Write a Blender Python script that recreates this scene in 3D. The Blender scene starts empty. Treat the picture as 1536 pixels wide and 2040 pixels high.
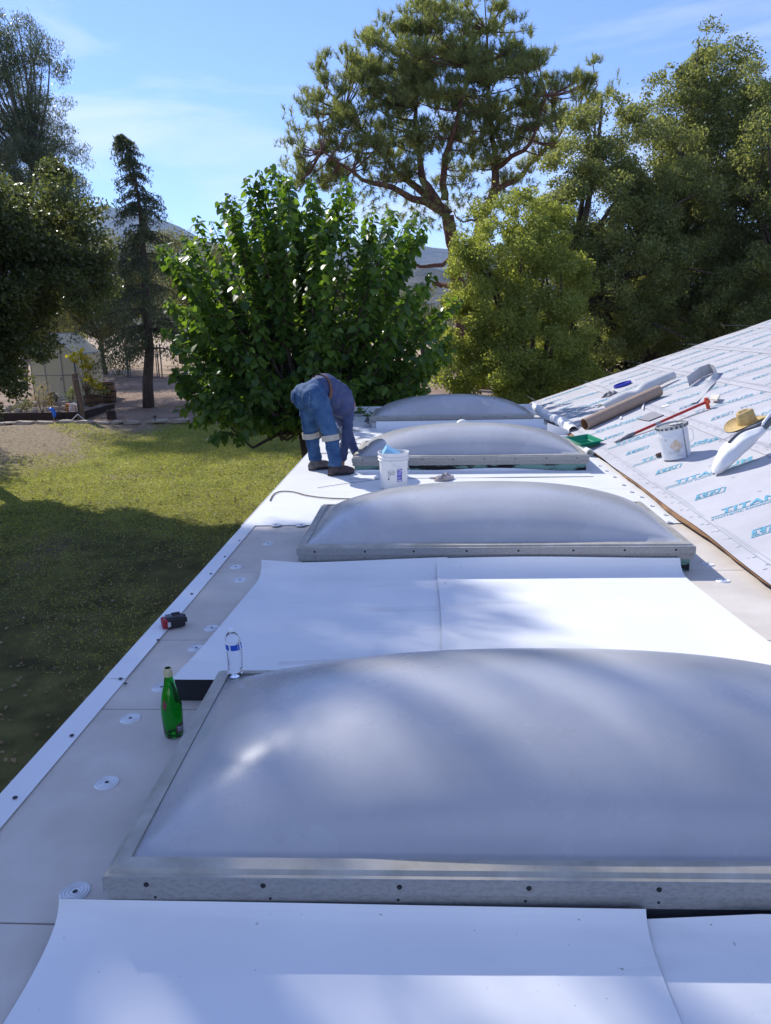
import bpy, bmesh, math, random
import numpy as np
from mathutils import Vector, Matrix, Euler

# ------------------------------------------------------------------ camera, sky, sun, exposure
SC = bpy.context.scene
COL = SC.collection
CAM_X, CAM_H = -0.436, 1.6
PITCH, YAW, ROLL, FPX = 0.2433, 0.0557, -0.0218, 1500.0      # photo is 1536 x 2040
FW = Vector((-math.sin(YAW)*math.cos(PITCH), math.cos(YAW)*math.cos(PITCH), -math.sin(PITCH)))
_rt = Vector((math.cos(YAW), math.sin(YAW), 0)); _up = _rt.cross(FW)
RT = _rt*math.cos(ROLL) + _up*math.sin(ROLL)
UP = -_rt*math.sin(ROLL) + _up*math.cos(ROLL)
EYE = Vector((CAM_X, 0, CAM_H))
cd = bpy.data.cameras.new('camera'); cam = bpy.data.objects.new('camera', cd); COL.objects.link(cam)
m = Matrix.Identity(4)
for i in range(3):
    m[i][0], m[i][1], m[i][2], m[i][3] = RT[i], UP[i], -FW[i], EYE[i]
cam.matrix_world = m
cd.sensor_fit = 'HORIZONTAL'; cd.sensor_width = 36.0; cd.lens = 36.0*FPX/1536.0
cd.clip_start = 0.05; cd.clip_end = 20000
SC.camera = cam

SUN_AZ, SUN_EL = math.radians(43), math.radians(38)          # azimuth to the left of the roof's length, elevation
TOSUN = Vector((-math.sin(SUN_AZ)*math.cos(SUN_EL), math.cos(SUN_AZ)*math.cos(SUN_EL), math.sin(SUN_EL)))
sd = bpy.data.lights.new('sun', 'SUN'); sun = bpy.data.objects.new('sun', sd); COL.objects.link(sun)
sd.energy = 3.7; sd.angle = math.radians(0.53); sd.color = (1.0, 0.96, 0.90)
sun.rotation_euler = TOSUN.to_track_quat('Z', 'Y').to_euler()
sun.location = (-8, 10, 14)

W = bpy.data.worlds.new('World'); SC.world = W; W.use_nodes = True
wn, wl = W.node_tree.nodes, W.node_tree.links
wn.clear()
wo = wn.new('ShaderNodeOutputWorld'); wb = wn.new('ShaderNodeBackground'); sky = wn.new('ShaderNodeTexSky')
sky.sky_type = 'NISHITA'; sky.sun_disc = False
sky.sun_elevation = SUN_EL; sky.sun_rotation = -SUN_AZ
sky.altitude = 400; sky.air_density = 1.0; sky.dust_density = 0.0; sky.ozone_density = 4.0
wb.inputs['Strength'].default_value = 0.12
tc = wn.new('ShaderNodeTexCoord'); mp = wn.new('ShaderNodeMapping')
mp.inputs['Rotation'].default_value = (0.0, 0.16, 0.3); mp.inputs['Scale'].default_value = (1.1, 1.6, 7.5)
nz = wn.new('ShaderNodeTexNoise'); nz.inputs['Scale'].default_value = 1.5; nz.inputs['Detail'].default_value = 6
nz.inputs['Roughness'].default_value = 0.55; nz.inputs['Distortion'].default_value = 0.6
cr = wn.new('ShaderNodeValToRGB'); cr.color_ramp.elements[0].position = 0.47; cr.color_ramp.elements[1].position = 0.68
cr.color_ramp.elements[0].color = (0, 0, 0, 1); cr.color_ramp.elements[1].color = (0.7, 0.7, 0.7, 1)
mxs = wn.new('ShaderNodeMix'); mxs.data_type = 'RGBA'
mxs.inputs['B'].default_value = (5.4, 5.8, 7.0, 1)
wl.new(tc.outputs['Generated'], mp.inputs['Vector']); wl.new(mp.outputs['Vector'], nz.inputs['Vector'])
wl.new(nz.outputs['Fac'], cr.inputs['Fac']); wl.new(cr.outputs['Color'], mxs.inputs['Factor'])
tint = wn.new('ShaderNodeMix'); tint.data_type = 'RGBA'; tint.blend_type = 'MULTIPLY'; tint.inputs['Factor'].default_value = 1
tint.inputs['B'].default_value = (0.84, 0.86, 1.15, 1)
wl.new(sky.outputs['Color'], tint.inputs['A']); wl.new(tint.outputs['Result'], mxs.inputs['A']); wl.new(mxs.outputs['Result'], wb.inputs['Color'])
wl.new(wb.outputs['Background'], wo.inputs['Surface'])

vs = SC.view_settings
vs.view_transform = 'Standard'; vs.look = 'None'; vs.exposure = 0.70; vs.gamma = 1.0; vs.use_curve_mapping = False
SC.render.engine = 'CYCLES'
SC.cycles.max_bounces = 8; SC.cycles.transparent_max_bounces = 12
SC.cycles.diffuse_bounces = 5; SC.cycles.caustics_reflective = False; SC.cycles.caustics_refractive = False

# ------------------------------------------------------------------ helpers
def ray(u, v):
    return (FW + RT*((u-768)/FPX) - UP*((v-1020)/FPX)).normalized()
def onz(u, v, z=0.0):
    d = ray(u, v); return EYE + d*((z-EYE.z)/d.z)
def ony(u, v, y):
    d = ray(u, v); return EYE + d*((y-EYE.y)/d.y)
TH = math.radians(18.5); SX0, SZ0 = 1.60, 0.055                # pitched roof: foot of the slope
SU = Vector((math.cos(TH), 0, math.sin(TH))); SN = Vector((-math.sin(TH), 0, math.cos(TH)))
def sl(s, y, h=0.0):                                           # point on the slope: s up the slope, h above it
    return Vector((SX0, y, SZ0)) + SU*s + SN*h
def ons(u, v, h=0.0):                                          # photo point on the slope -> (s, y)
    d = ray(u, v); o = Vector((SX0, 0, SZ0)) + SN*h
    t = (o-EYE).dot(SN)/d.dot(SN); q = EYE + d*t
    return ((q-o).dot(SU), q.y)

class MB:
    def __init__(s): s.v = []; s.f = []; s.m = []
    def add(s, vs, fs, mi=0):
        b = len(s.v); s.v.extend([tuple(x) for x in vs])
        for f in fs: s.f.append(tuple(i+b for i in f)); s.m.append(mi)
    def box(s, c, d, rot=None, mi=0, taper=1.0):
        c = Vector(c); pts = []
        for z in (-1, 1):
            k = taper if z > 0 else 1.0
            for x, y in ((-1,-1),(1,-1),(1,1),(-1,1)):
                p = Vector((x*d[0]/2*k, y*d[1]/2*k, z*d[2]/2))
                if rot is not None: p = rot @ p
                pts.append(c+p)
        s.add(pts, [(3,2,1,0),(4,5,6,7),(0,1,5,4),(1,2,6,5),(2,3,7,6),(3,0,4,7)], mi)
    def tube(s, pts, rad, n=8, mi=0, cap=True):
        pts = [Vector(p) for p in pts]
        if not hasattr(rad, '__len__'): rad = [rad]*len(pts)
        ref = Vector((0.3, 0.2, 1)).normalized(); rings = []
        b = len(s.v); prev = None
        for i, p in enumerate(pts):
            d = (pts[min(i+1, len(pts)-1)] - pts[max(i-1, 0)]).normalized()
            if prev is None:
                a = d.cross(ref)
                if a.length < 1e-3: a = d.cross(Vector((1,0,0)))
                a.normalize()
            else:
                a = (prev - d*prev.dot(d)).normalized()
            prev = a; c = d.cross(a)
            for k in range(n):
                t = 2*math.pi*k/n; s.v.append(tuple(p + (a*math.cos(t)+c*math.sin(t))*rad[i]))
        for i in range(len(pts)-1):
            for k in range(n):
                k2 = (k+1) % n
                s.f.append((b+i*n+k, b+i*n+k2, b+(i+1)*n+k2, b+(i+1)*n+k)); s.m.append(mi)
        if cap:
            s.f.append(tuple(b+k for k in range(n))[::-1]); s.m.append(mi)
            e = b+(len(pts)-1)*n
            s.f.append(tuple(e+k for k in range(n))); s.m.append(mi)
    def lathe(s, prof, n=24, c=(0,0,0), sx=1, sy=1, mi=0, M=None):
        b = len(s.v); c = Vector(c)
        for r, z in prof:
            for k in range(n):
                t = 2*math.pi*k/n
                p = Vector((r*sx*math.cos(t), r*sy*math.sin(t), z))
                if M is not None: p = M @ p
                s.v.append(tuple(p+c))
        for i in range(len(prof)-1):
            for k in range(n):
                k2 = (k+1) % n
                s.f.append((b+i*n+k, b+i*n+k2, b+(i+1)*n+k2, b+(i+1)*n+k)); s.m.append(mi)
    def grid(s, fn, nu, nv, mi=0, flip=False):
        b = len(s.v)
        for j in range(nv+1):
            for i in range(nu+1):
                s.v.append(tuple(fn(i/nu, j/nv)))
        for j in range(nv):
            for i in range(nu):
                q = (b+j*(nu+1)+i, b+j*(nu+1)+i+1, b+(j+1)*(nu+1)+i+1, b+(j+1)*(nu+1)+i)
                s.f.append(q[::-1] if flip else q); s.m.append(mi)
    def ball(s, c, r, n=10, M=None, mi=0):
        if not hasattr(r, '__len__'): r = (r, r, r)
        b = len(s.v); c = Vector(c)
        for j in range(n+1):
            ph = math.pi*j/n
            for k in range(2*n):
                t = math.pi*k/n
                p = Vector((r[0]*math.sin(ph)*math.cos(t), r[1]*math.sin(ph)*math.sin(t), r[2]*math.cos(ph)))
                if M is not None: p = M @ p
                s.v.append(tuple(p+c))
        for j in range(n):
            for k in range(2*n):
                k2 = (k+1) % (2*n)
                s.f.append((b+j*2*n+k, b+(j+1)*2*n+k, b+(j+1)*2*n+k2, b+j*2*n+k2)); s.m.append(mi)
    def build(s, name, mat, parent=None, smooth=False, world=True, kind=None, sharp=None):
        me = bpy.data.meshes.new(name)
        vv = s.v
        if parent is not None and world:
            L = parent_loc(parent); vv = [(x-L[0], y-L[1], z-L[2]) for x, y, z in s.v]
        me.from_pydata(vv, [], s.f)
        mats = mat if isinstance(mat, (list, tuple)) else [mat]
        for q in mats: me.materials.append(q)
        if len(mats) > 1: me.polygons.foreach_set('material_index', s.m)
        if smooth:
            me.polygons.foreach_set('use_smooth', [True]*len(me.polygons))
            if sharp: me.set_sharp_from_angle(angle=math.radians(sharp))
        me.update()
        o = bpy.data.objects.new(name, me); COL.objects.link(o)
        if parent is not None: o.parent = parent
        if kind: o['kind'] = kind
        return o
def parent_loc(o):
    L = Vector((0, 0, 0))
    while o is not None: L += o.location; o = o.parent
    return L
def tag(o, label, cat, group=None):
    o['label'] = label; o['category'] = cat
    if group: o['group'] = group
    return o
def thing(name, label, cat, loc=(0,0,0), rz=0.0, group=None, rot=None):
    o = bpy.data.objects.new(name, None); COL.objects.link(o); o.location = loc
    o.empty_display_size = 0.1
    o.rotation_euler = rot if rot is not None else (0, 0, rz)
    return tag(o, label, cat, group)
def struct(o): o['kind'] = 'structure'; return o
def bevel(o, w=0.004, seg=2):
    md = o.modifiers.new('bevel', 'BEVEL'); md.width = w; md.segments = seg; md.limit_method = 'ANGLE'
    return o
def solid(o, t, off=-1):
    md = o.modifiers.new('solid', 'SOLIDIFY'); md.thickness = t; md.offset = off
    e = o.modifiers.new('split', 'EDGE_SPLIT'); e.split_angle = math.radians(40)
    return md
def share(src, name, parent, loc, rot=(0,0,0), scale=None):
    o = bpy.data.objects.new(name, src.data); COL.objects.link(o); o.parent = parent
    o.location = loc; o.rotation_euler = rot
    if scale: o.scale = scale
    return o

# ------------------------------------------------------------------ materials
def mat(name, color, rough=0.6, metal=0.0, spec=0.5, var=0.0, vscale=4.0, bump=0.0, bscale=30.0, color2=None,
        lo=0.35, hi=0.65, coord='Object', stretch=None, coat=0.0, trans=0.0, ior=1.45, bdist=0.01, rvar=0.0, detail=5):
    M = bpy.data.materials.new(name); M.use_nodes = True
    nt = M.node_tree; n, l = nt.nodes, nt.links
    b = n['Principled BSDF']
    b.inputs['Base Color'].default_value = (*color, 1); b.inputs['Roughness'].default_value = rough
    b.inputs['Metallic'].default_value = metal; b.inputs['Specular IOR Level'].default_value = spec
    b.inputs['Coat Weight'].default_value = coat; b.inputs['Transmission Weight'].default_value = trans
    b.inputs['IOR'].default_value = ior
    if var > 0 or color2 or bump > 0 or rvar > 0:
        tcn = n.new('ShaderNodeTexCoord'); vec = tcn.outputs[coord]
        if stretch:
            mpn = n.new('ShaderNodeMapping'); mpn.inputs['Scale'].default_value = stretch
            l.new(vec, mpn.inputs['Vector']); vec = mpn.outputs['Vector']
    if var > 0 or color2 or rvar > 0:
        t = n.new('ShaderNodeTexNoise'); t.inputs['Scale'].default_value = vscale; t.inputs['Detail'].default_value = detail
        t.inputs['Roughness'].default_value = 0.6
        l.new(vec, t.inputs['Vector'])
        c2 = color2 if color2 else tuple(min(1, x*(1+var)) for x in color)
        c1 = color if color2 else tuple(x*(1-var) for x in color)
        r = n.new('ShaderNodeValToRGB'); r.color_ramp.elements[0].position = lo; r.color_ramp.elements[1].position = hi
        r.color_ramp.elements[0].color = (*c1, 1); r.color_ramp.elements[1].color = (*c2, 1)
        l.new(t.outputs['Fac'], r.inputs['Fac']); l.new(r.outputs['Color'], b.inputs['Base Color'])
        if rvar > 0:
            mr = n.new('ShaderNodeMapRange'); mr.inputs['To Min'].default_value = max(0.02, rough-rvar); mr.inputs['To Max'].default_value = rough+rvar
            l.new(t.outputs['Fac'], mr.inputs['Value']); l.new(mr.outputs['Result'], b.inputs['Roughness'])
    if bump > 0:
        t2 = n.new('ShaderNodeTexNoise'); t2.inputs['Scale'].default_value = bscale; t2.inputs['Detail'].default_value = 4
        l.new(vec, t2.inputs['Vector'])
        bp = n.new('ShaderNodeBump'); bp.inputs['Strength'].default_value = bump; bp.inputs['Distance'].default_value = bdist
        l.new(t2.outputs['Fac'], bp.inputs['Height']); l.new(bp.outputs['Normal'], b.inputs['Normal'])
    return M
def leafmat(name, dark, light, trans=0.35, rough=0.45, gloss=0.25, tint=(1.45, 1.38, 0.75), back=None):
    M = bpy.data.materials.new(name); M.use_nodes = True
    nt = M.node_tree; n, l = nt.nodes, nt.links
    n.clear()
    out = n.new('ShaderNodeOutputMaterial'); geo = n.new('ShaderNodeNewGeometry')
    r = n.new('ShaderNodeValToRGB'); r.color_ramp.elements[0].color = (*dark, 1); r.color_ramp.elements[1].color = (*light, 1)
    l.new(geo.outputs['Random Per Island'], r.inputs['Fac'])
    p = n.new('ShaderNodeBsdfPrincipled'); p.inputs['Roughness'].default_value = rough; p.inputs['Specular IOR Level'].default_value = gloss
    l.new(r.outputs['Color'], p.inputs['Base Color'])
    mu = n.new('ShaderNodeMix'); mu.data_type = 'RGBA'; mu.blend_type = 'MULTIPLY'; mu.inputs['Factor'].default_value = 1
    mu.inputs['B'].default_value = (*tint, 1); l.new(r.outputs['Color'], mu.inputs['A'])
    tr = n.new('ShaderNodeBsdfTranslucent'); l.new(mu.outputs['Result'], tr.inputs['Color'])
    ms = n.new('ShaderNodeMixShader'); ms.inputs['Fac'].default_value = trans
    l.new(p.outputs['BSDF'], ms.inputs[1]); l.new(tr.outputs['BSDF'], ms.inputs[2]); l.new(ms.outputs['Shader'], out.inputs['Surface'])
    return M

MT = {}
def membrane_mat():
    M = mat('white_membrane', (0.80, 0.80, 0.79), 0.42); n, l = M.node_tree.nodes, M.node_tree.links; b = n['Principled BSDF']
    t = n.new('ShaderNodeTexCoord')
    def noise(sc, det, stretch, dist=0.0):
        mp_ = n.new('ShaderNodeMapping'); mp_.inputs['Scale'].default_value = stretch; l.new(t.outputs['Object'], mp_.inputs['Vector'])
        q = n.new('ShaderNodeTexNoise'); q.inputs['Scale'].default_value = sc; q.inputs['Detail'].default_value = det; q.inputs['Distortion'].default_value = dist; l.new(mp_.outputs['Vector'], q.inputs['Vector']); return q.outputs['Fac']
    def ramp(f, a, c, ca, cb):
        q = n.new('ShaderNodeValToRGB'); q.color_ramp.elements[0].position = a; q.color_ramp.elements[1].position = c; q.color_ramp.elements[0].color = (*ca, 1); q.color_ramp.elements[1].color = (*cb, 1); l.new(f, q.inputs['Fac']); return q.outputs['Color']
    def mul(a, c):
        q = n.new('ShaderNodeMix'); q.data_type = 'RGBA'; q.blend_type = 'MULTIPLY'; q.inputs['Factor'].default_value = 1; l.new(a, q.inputs['A']); l.new(c, q.inputs['B']); return q.outputs['Result']
    soft = ramp(noise(2.2, 6, (1, 1, 1)), 0.3, 0.7, (0.76, 0.76, 0.755), (0.82, 0.82, 0.81))
    smear = ramp(noise(3.0, 9, (0.35, 2.6, 1), 0.8), 0.60, 0.78, (1, 1, 1), (0.86, 0.855, 0.85))
    speck = ramp(noise(55, 2, (1, 1, 1)), 0.745, 0.80, (1, 1, 1), (0.45, 0.43, 0.40))
    l.new(mul(mul(soft, smear), speck), b.inputs['Base Color'])
    bp = n.new('ShaderNodeBump'); bp.inputs['Strength'].default_value = 0.10; bp.inputs['Distance'].default_value = 0.03; l.new(noise(2.4, 3, (0.6, 1.6, 1)), bp.inputs['Height']); l.new(bp.outputs['Normal'], b.inputs['Normal'])
    return M
MT['membrane'] = membrane_mat()
MT['under'] = mat('black_backing', (0.02, 0.02, 0.025), 0.7)
MT['board'] = mat('cover_board', (0.54, 0.485, 0.42), 0.85, color2=(0.66, 0.60, 0.53), vscale=2.6, detail=10, bump=0.12, bscale=160, bdist=0.002)
MT['flash'] = mat('white_coated_metal', (0.78, 0.78, 0.78), 0.32, var=0.02, vscale=6)
MT['alu'] = mat('weathered_aluminium', (0.36, 0.335, 0.28), 0.55, metal=0.25, color2=(0.48, 0.455, 0.40), vscale=9, bump=0.06, bscale=90, bdist=0.002, rvar=0.1)
MT['alu_face'] = mat('pitted_aluminium', (0.27, 0.265, 0.25), 0.55, metal=0.25, color2=(0.325, 0.32, 0.305), vscale=95, lo=0.40, hi=0.54, bump=0.15, bscale=160, bdist=0.0015, stretch=(0.55, 1, 1))
MT['curb'] = mat('tarred_green_curb', (0.006, 0.007, 0.008), 0.7, color2=(0.20, 0.36, 0.30), vscale=9, lo=0.46, hi=0.53, stretch=(0.35, 1, 1.6), bump=0.3, bscale=30)
MT['black'] = mat('black_rubber', (0.012, 0.012, 0.014), 0.6)
MT['dark_grey'] = mat('dark_grey_rubber', (0.10, 0.10, 0.11), 0.6, var=0.15)
MT['screw'] = mat('dark_screw', (0.05, 0.05, 0.055), 0.4, metal=0.6)
MT['plate'] = mat('galvanised_plate', (0.76, 0.77, 0.78), 0.4, metal=0.12)
MT['underlay'] = mat('grey_underlayment', (0.44, 0.43, 0.445), 0.6, color2=(0.51, 0.50, 0.515), vscale=2.3, bump=0.18, bscale=4.5, bdist=0.02)
MT['print'] = mat('blue_print', (0.12, 0.35, 0.47), 0.55, var=0.15, vscale=30)
MT['print_faded'] = mat('faded_blue_print', (0.20, 0.36, 0.45), 0.6, var=0.25, vscale=14)
MT['print_grey'] = mat('grey_print', (0.22, 0.27, 0.33), 0.6)
MT['wood_edge'] = mat('sheathing_edge', (0.13, 0.06, 0.028), 0.8, color2=(0.33, 0.18, 0.075), vscale=8, stretch=(1, 0.35, 3))
MT['stucco'] = mat('house_wall', (0.42, 0.38, 0.31), 0.9, var=0.08, bump=0.3, bscale=60)
MT['fascia'] = mat('fascia_paint', (0.12, 0.10, 0.09), 0.7, var=0.1)
MT['card'] = mat('cardboard', (0.36, 0.26, 0.19), 0.85, var=0.06, vscale=10, stretch=(1, 1, 6))
MT['card_in'] = mat('cardboard_inside', (0.26, 0.13, 0.06), 0.9)

def dome_mat():
    M = mat('weathered_acrylic', (0.46, 0.46, 0.475), 0.28, color2=(0.57, 0.57, 0.58), vscale=1.3, bump=0.05, bscale=5, bdist=0.02, spec=0.7, rvar=0.12, detail=9, coat=0.35)
    M.node_tree.nodes['Principled BSDF'].inputs['Coat Roughness'].default_value = 0.25
    n, l = M.node_tree.nodes, M.node_tree.links
    tr = n.new('ShaderNodeBsdfTranslucent'); tr.inputs['Color'].default_value = (0.80, 0.79, 0.76, 1)
    ms = n.new('ShaderNodeMixShader'); ms.inputs['Fac'].default_value = 0.16
    l.new(n['Principled BSDF'].outputs[0], ms.inputs[1]); l.new(tr.outputs[0], ms.inputs[2]); l.new(ms.outputs[0], n['Material Output'].inputs['Surface'])
    return M
MT['dome'] = dome_mat()
BARK = mat('bark', (0.055, 0.038, 0.028), 0.95, color2=(0.12, 0.085, 0.06), vscale=14, bump=0.6, bscale=25, stretch=(1, 1, 0.25), bdist=0.03)
BARK_RED = mat('pine_bark', (0.08, 0.038, 0.026), 0.95, color2=(0.20, 0.095, 0.06), vscale=7, bump=0.6, bscale=12, stretch=(1, 1, 0.35), bdist=0.03)
BARK_GREY = mat('pale_bark', (0.12, 0.11, 0.095), 0.95, color2=(0.27, 0.25, 0.22), vscale=8, bump=0.4, bscale=18, stretch=(1, 1, 0.3))

# ------------------------------------------------------------------ ground and far hills
rng = np.random.default_rng(7); random.seed(7)
GY = [-60, 8, 13, 20, 26, 29.5, 31, 41, 60, 100, 300, 6000]
GZ = [-2.5, -2.35, -2.2, -1.9, -1.56, -1.37, -1.27, -0.95, -0.42, -0.1, -0.1, -0.1]
def gz(y): return float(np.interp(y, GY, GZ))
def edge_y(x): return 26.0 - max(0.0, x+8.0)*0.45            # where the lawn meets the dirt
def ground_mat():
    M = mat('ground', (0.3, 0.22, 0.15), 0.95); nt = M.node_tree; n, l = nt.nodes, nt.links
    b = n['Principled BSDF']; b.inputs['Specular IOR Level'].default_value = 0.1
    t = n.new('ShaderNodeTexCoord'); sp = n.new('ShaderNodeSeparateXYZ'); l.new(t.outputs['Object'], sp.inputs[0])
    def noise(sc, det=6, dist=0.0):
        q = n.new('ShaderNodeTexNoise'); q.inputs['Scale'].default_value = sc; q.inputs['Detail'].default_value = det
        q.inputs['Distortion'].default_value = dist
        l.new(t.outputs['Object'], q.inputs['Vector']); return q.outputs['Fac']
    def math_(op, a, bb=None, c=None):
        q = n.new('ShaderNodeMath'); q.operation = op
        for i, x in enumerate((a, bb, c)):
            if x is None: continue
            if isinstance(x, (int, float)): q.inputs[i].default_value = x
            else: l.new(x, q.inputs[i])
        return q.outputs[0]
    def ramp(fac, a, bb, ca, cb):
        q = n.new('ShaderNodeValToRGB'); q.color_ramp.elements[0].position = a; q.color_ramp.elements[1].position = bb
        q.color_ramp.elements[0].color = (*ca, 1); q.color_ramp.elements[1].color = (*cb, 1); l.new(fac, q.inputs['Fac']); return q.outputs['Color']
    def mix(f, a, bb):
        q = n.new('ShaderNodeMix'); q.data_type = 'RGBA'; l.new(f, q.inputs['Factor']); l.new(a, q.inputs['A']); l.new(bb, q.inputs['B']); return q.outputs['Result']
    green = ramp(noise(1.1, 8), 0.3, 0.7, (0.12, 0.125, 0.032), (0.35, 0.34, 0.095))
    dry = ramp(noise(9, 8), 0.3, 0.7, (0.19, 0.145, 0.09), (0.33, 0.26, 0.17))
    # dry patches: everywhere a little, and along the bed at the far left
    x, y = sp.outputs['X'], sp.outputs['Y']
    far_left = math_('MULTIPLY_ADD', y, 0.06, math_('MULTIPLY_ADD', x, -0.25, -3.75))
    drymask = math_('ADD', math_('MULTIPLY', noise(0.45, 7, 0.5), 1.0), math_('MINIMUM', math_('MAXIMUM', far_left, -0.12), 0.5))
    lawn = mix(ramp(drymask, 0.50, 0.62, (0, 0, 0), (1, 1, 1)), green, dry)
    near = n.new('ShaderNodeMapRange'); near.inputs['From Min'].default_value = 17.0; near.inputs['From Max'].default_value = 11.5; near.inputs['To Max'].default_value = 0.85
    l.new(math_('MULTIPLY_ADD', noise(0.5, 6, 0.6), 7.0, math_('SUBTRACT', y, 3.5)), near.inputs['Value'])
    lawn = mix(near.outputs[0], lawn, ramp(noise(2.2, 9), 0.35, 0.68, (0.045, 0.042, 0.022), (0.115, 0.11, 0.045)))  # near lawn: dark soil, painted darker still to deepen its shade
    dirt = ramp(noise(0.9, 9), 0.3, 0.7, (0.22, 0.15, 0.105), (0.36, 0.265, 0.20))
    straw = ramp(noise(0.5, 9), 0.3, 0.7, (0.40, 0.29, 0.19), (0.52, 0.40, 0.28))
    f1 = n.new('ShaderNodeMapRange'); f1.inputs['From Min'].default_value = 44; f1.inputs['From Max'].default_value = 50
    l.new(math_('MULTIPLY_ADD', noise(0.4), 6.0, y), f1.inputs['Value'])
    dirt = mix(f1.outputs[0], dirt, straw)
    # lawn edge: y - (26 - max(0, x+8)*.45)
    e = math_('SUBTRACT', y, math_('SUBTRACT', 25.75, math_('MULTIPLY', math_('MAXIMUM', math_('ADD', x, 8.0), 0.0), 0.45)))
    f2 = n.new('ShaderNodeMapRange'); f2.inputs['From Min'].default_value = -0.25; f2.inputs['From Max'].default_value = 0.25
    l.new(math_('MULTIPLY_ADD', noise(3.0), 0.9, math_('SUBTRACT', e, 0.45)), f2.inputs['Value'])
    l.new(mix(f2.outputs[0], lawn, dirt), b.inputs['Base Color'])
    bp = n.new('ShaderNodeBump'); bp.inputs['Strength'].default_value = 0.8; bp.inputs['Distance'].default_value = 0.04
    l.new(noise(14, 8), bp.inputs['Height']); l.new(bp.outputs['Normal'], b.inputs['Normal'])
    return M
xs = np.concatenate([[-6000, -1500, -400, -120, -70], np.arange(-45, 46, 0.75), [70, 120, 400, 1500, 6000]])
ys = np.concatenate([[-200, -60, -20], np.arange(-6, 62, 0.75), [70, 85, 110, 160, 300, 800, 2000, 6000]])
gm = MB(); nx, ny = len(xs), len(ys)
for y in ys:
    for x in xs:
        z = gz(y) + 0.05*math.sin(x*0.7+y*0.31)*math.cos(y*0.53-x*0.2)*(1 if -30 < x < 30 and y < 60 else 0)
        if abs(x) > 40 or y > 100: z -= 0.5
        gm.v.append((x, y, z))
for j in range(ny-1):
    for i in range(nx-1):
        gm.f.append((j*nx+i, j*nx+i+1, (j+1)*nx+i+1, (j+1)*nx+i)); gm.m.append(0)
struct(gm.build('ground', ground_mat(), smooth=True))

def hills(name, ridge, dist, base, seed, m_):
    r = np.random.default_rng(seed); h = MB(); px = [p[0] for p in ridge]; py = [p[1] for p in ridge]
    N = 140; us = np.linspace(px[0], px[-1], N); ph = r.uniform(0, 6.28, 12)
    J = 14
    for j in range(J+1):
        for i, u in enumerate(us):
            v = np.interp(u, px, py); top = ony(u, v, dist)
            t = j/J
            rough = sum(math.sin(u*0.021*(k+1)*1.7+ph[k]+t*5*(k % 3))/(k+1.5) for k in range(8))
            z = base + (top.z-base)*(t**1.15) + rough*dist*0.0032*(0.35 if j == J else 1.0)*math.sin(math.pi*min(t+0.15, 1))
            yy = dist - dist*0.28*(1-t) + rough*dist*0.012*(1-t)
            h.v.append((top.x*(yy/dist), yy, z))
    for j in range(J):
        for i in range(N-1):
            h.f.append((j*N+i, j*N+i+1, (j+1)*N+i+1, (j+1)*N+i)); h.m.append(0)
    return struct(h.build(name, m_, smooth=True))
HILL = mat('chaparral_hill', (0.055, 0.06, 0.05), 0.95, color2=(0.13, 0.115, 0.09), vscale=0.02, bump=0.6, bscale=0.05, bdist=12, spec=0.1)
hills('mountain', [(-1500, 520), (-600, 455), (-200, 430), (60, 440), (150, 418), (205, 408), (250, 420), (300, 432), (340, 443), (380, 462), (410, 484), (480, 494), (600, 500), (700, 496), (760, 484), (800, 478), (850, 492), (930, 500), (1100, 470), (1500, 460), (2600, 500)], 2600, -10, 3, HILL)
hills('hill', [(-1500, 600), (-300, 560), (200, 545), (420, 530), (600, 548), (800, 540), (840, 528), (900, 545), (1000, 560), (1500, 560), (2600, 600)], 900, -10, 9, HILL)

# ------------------------------------------------------------------ the house: flat roof, walls, pitched roof
XL, XR, YE = -1.95, 1.69, 14.15
house = thing('house', 'low house with unfinished flat roof wing beside a pitched roof under repair', 'house')
w = MB(); w.box((-0.15, 5.3, -1.32), (3.3, 17.2, 2.3)); w.box((5.2, 5.3, -1.2), (6.6, 18.2, 2.4))
w.build('wall', MT['stucco'], house)
w = MB(); w.box((XL+0.03, 5.55, -0.12), (0.04, 17.3, 0.19)); w.box((-0.16, YE+0.01, -0.12), (3.5, 0.04, 0.19))
w.build('fascia', MT['fascia'], house)
w = MB(); w.box((-0.125, 5.55, -0.035), (3.62, 17.2, 0.03)); w.build('roof_deck', MT['black'], house)
joints = [-3.0, 0.49, 1.71, 2.915, 3.656, 4.785, 6.0]
for a, b in zip(joints[:-1], joints[1:]):
    for x0, x1 in ((XL+0.01, -0.21), (-0.205, XR)):
        w = MB(); w.box(((x0+x1)/2, (a+b)/2, -0.0085), (x1-x0-0.005, b-a-0.006, 0.017))
        bevel(w.build('cover_board', MT['board'], house), 0.0015, 1)
# fixed white membrane on the far half
def mem_fn(x0, x1, y0, y1, z0, wr=0.0):
    def fn(u, v):
        x = x0+(x1-x0)*u; y = y0+(y1-y0)*v
        z = z0 + 0.003*math.sin(y*2.1+x)*math.sin(x*1.7)
        if v == 0: z = z0-0.002; y += 0.015*math.sin(x*3.1)
        if u == 1: x += wr*math.sin(y*1.9)+wr*0.6*math.sin(y*5.3+1)
        return (x, y, z)
    return fn
w = MB(); w.grid(mem_fn(XL-0.012, XR-0.05, 5.97, 9.6, 0.010, 0.012), 24, 30); o = w.build('roof_membrane', [MT['membrane'], MT['under']], house, smooth=True); md = solid(o, 0.003); md.material_offset = 1
w = MB(); w.grid(mem_fn(XL-0.012, XR-0.05, 9.5, YE, 0.014, 0.01), 24, 30); o = w.build('roof_membrane', [MT['membrane'], MT['under']], house, smooth=True); md = solid(o, 0.003); md.material_offset = 1
w = MB(); w.box((-0.17, YE-0.01, 0.06), (3.5, 0.02, 0.13)); w.build('end_upstand', MT['membrane'], house)
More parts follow.
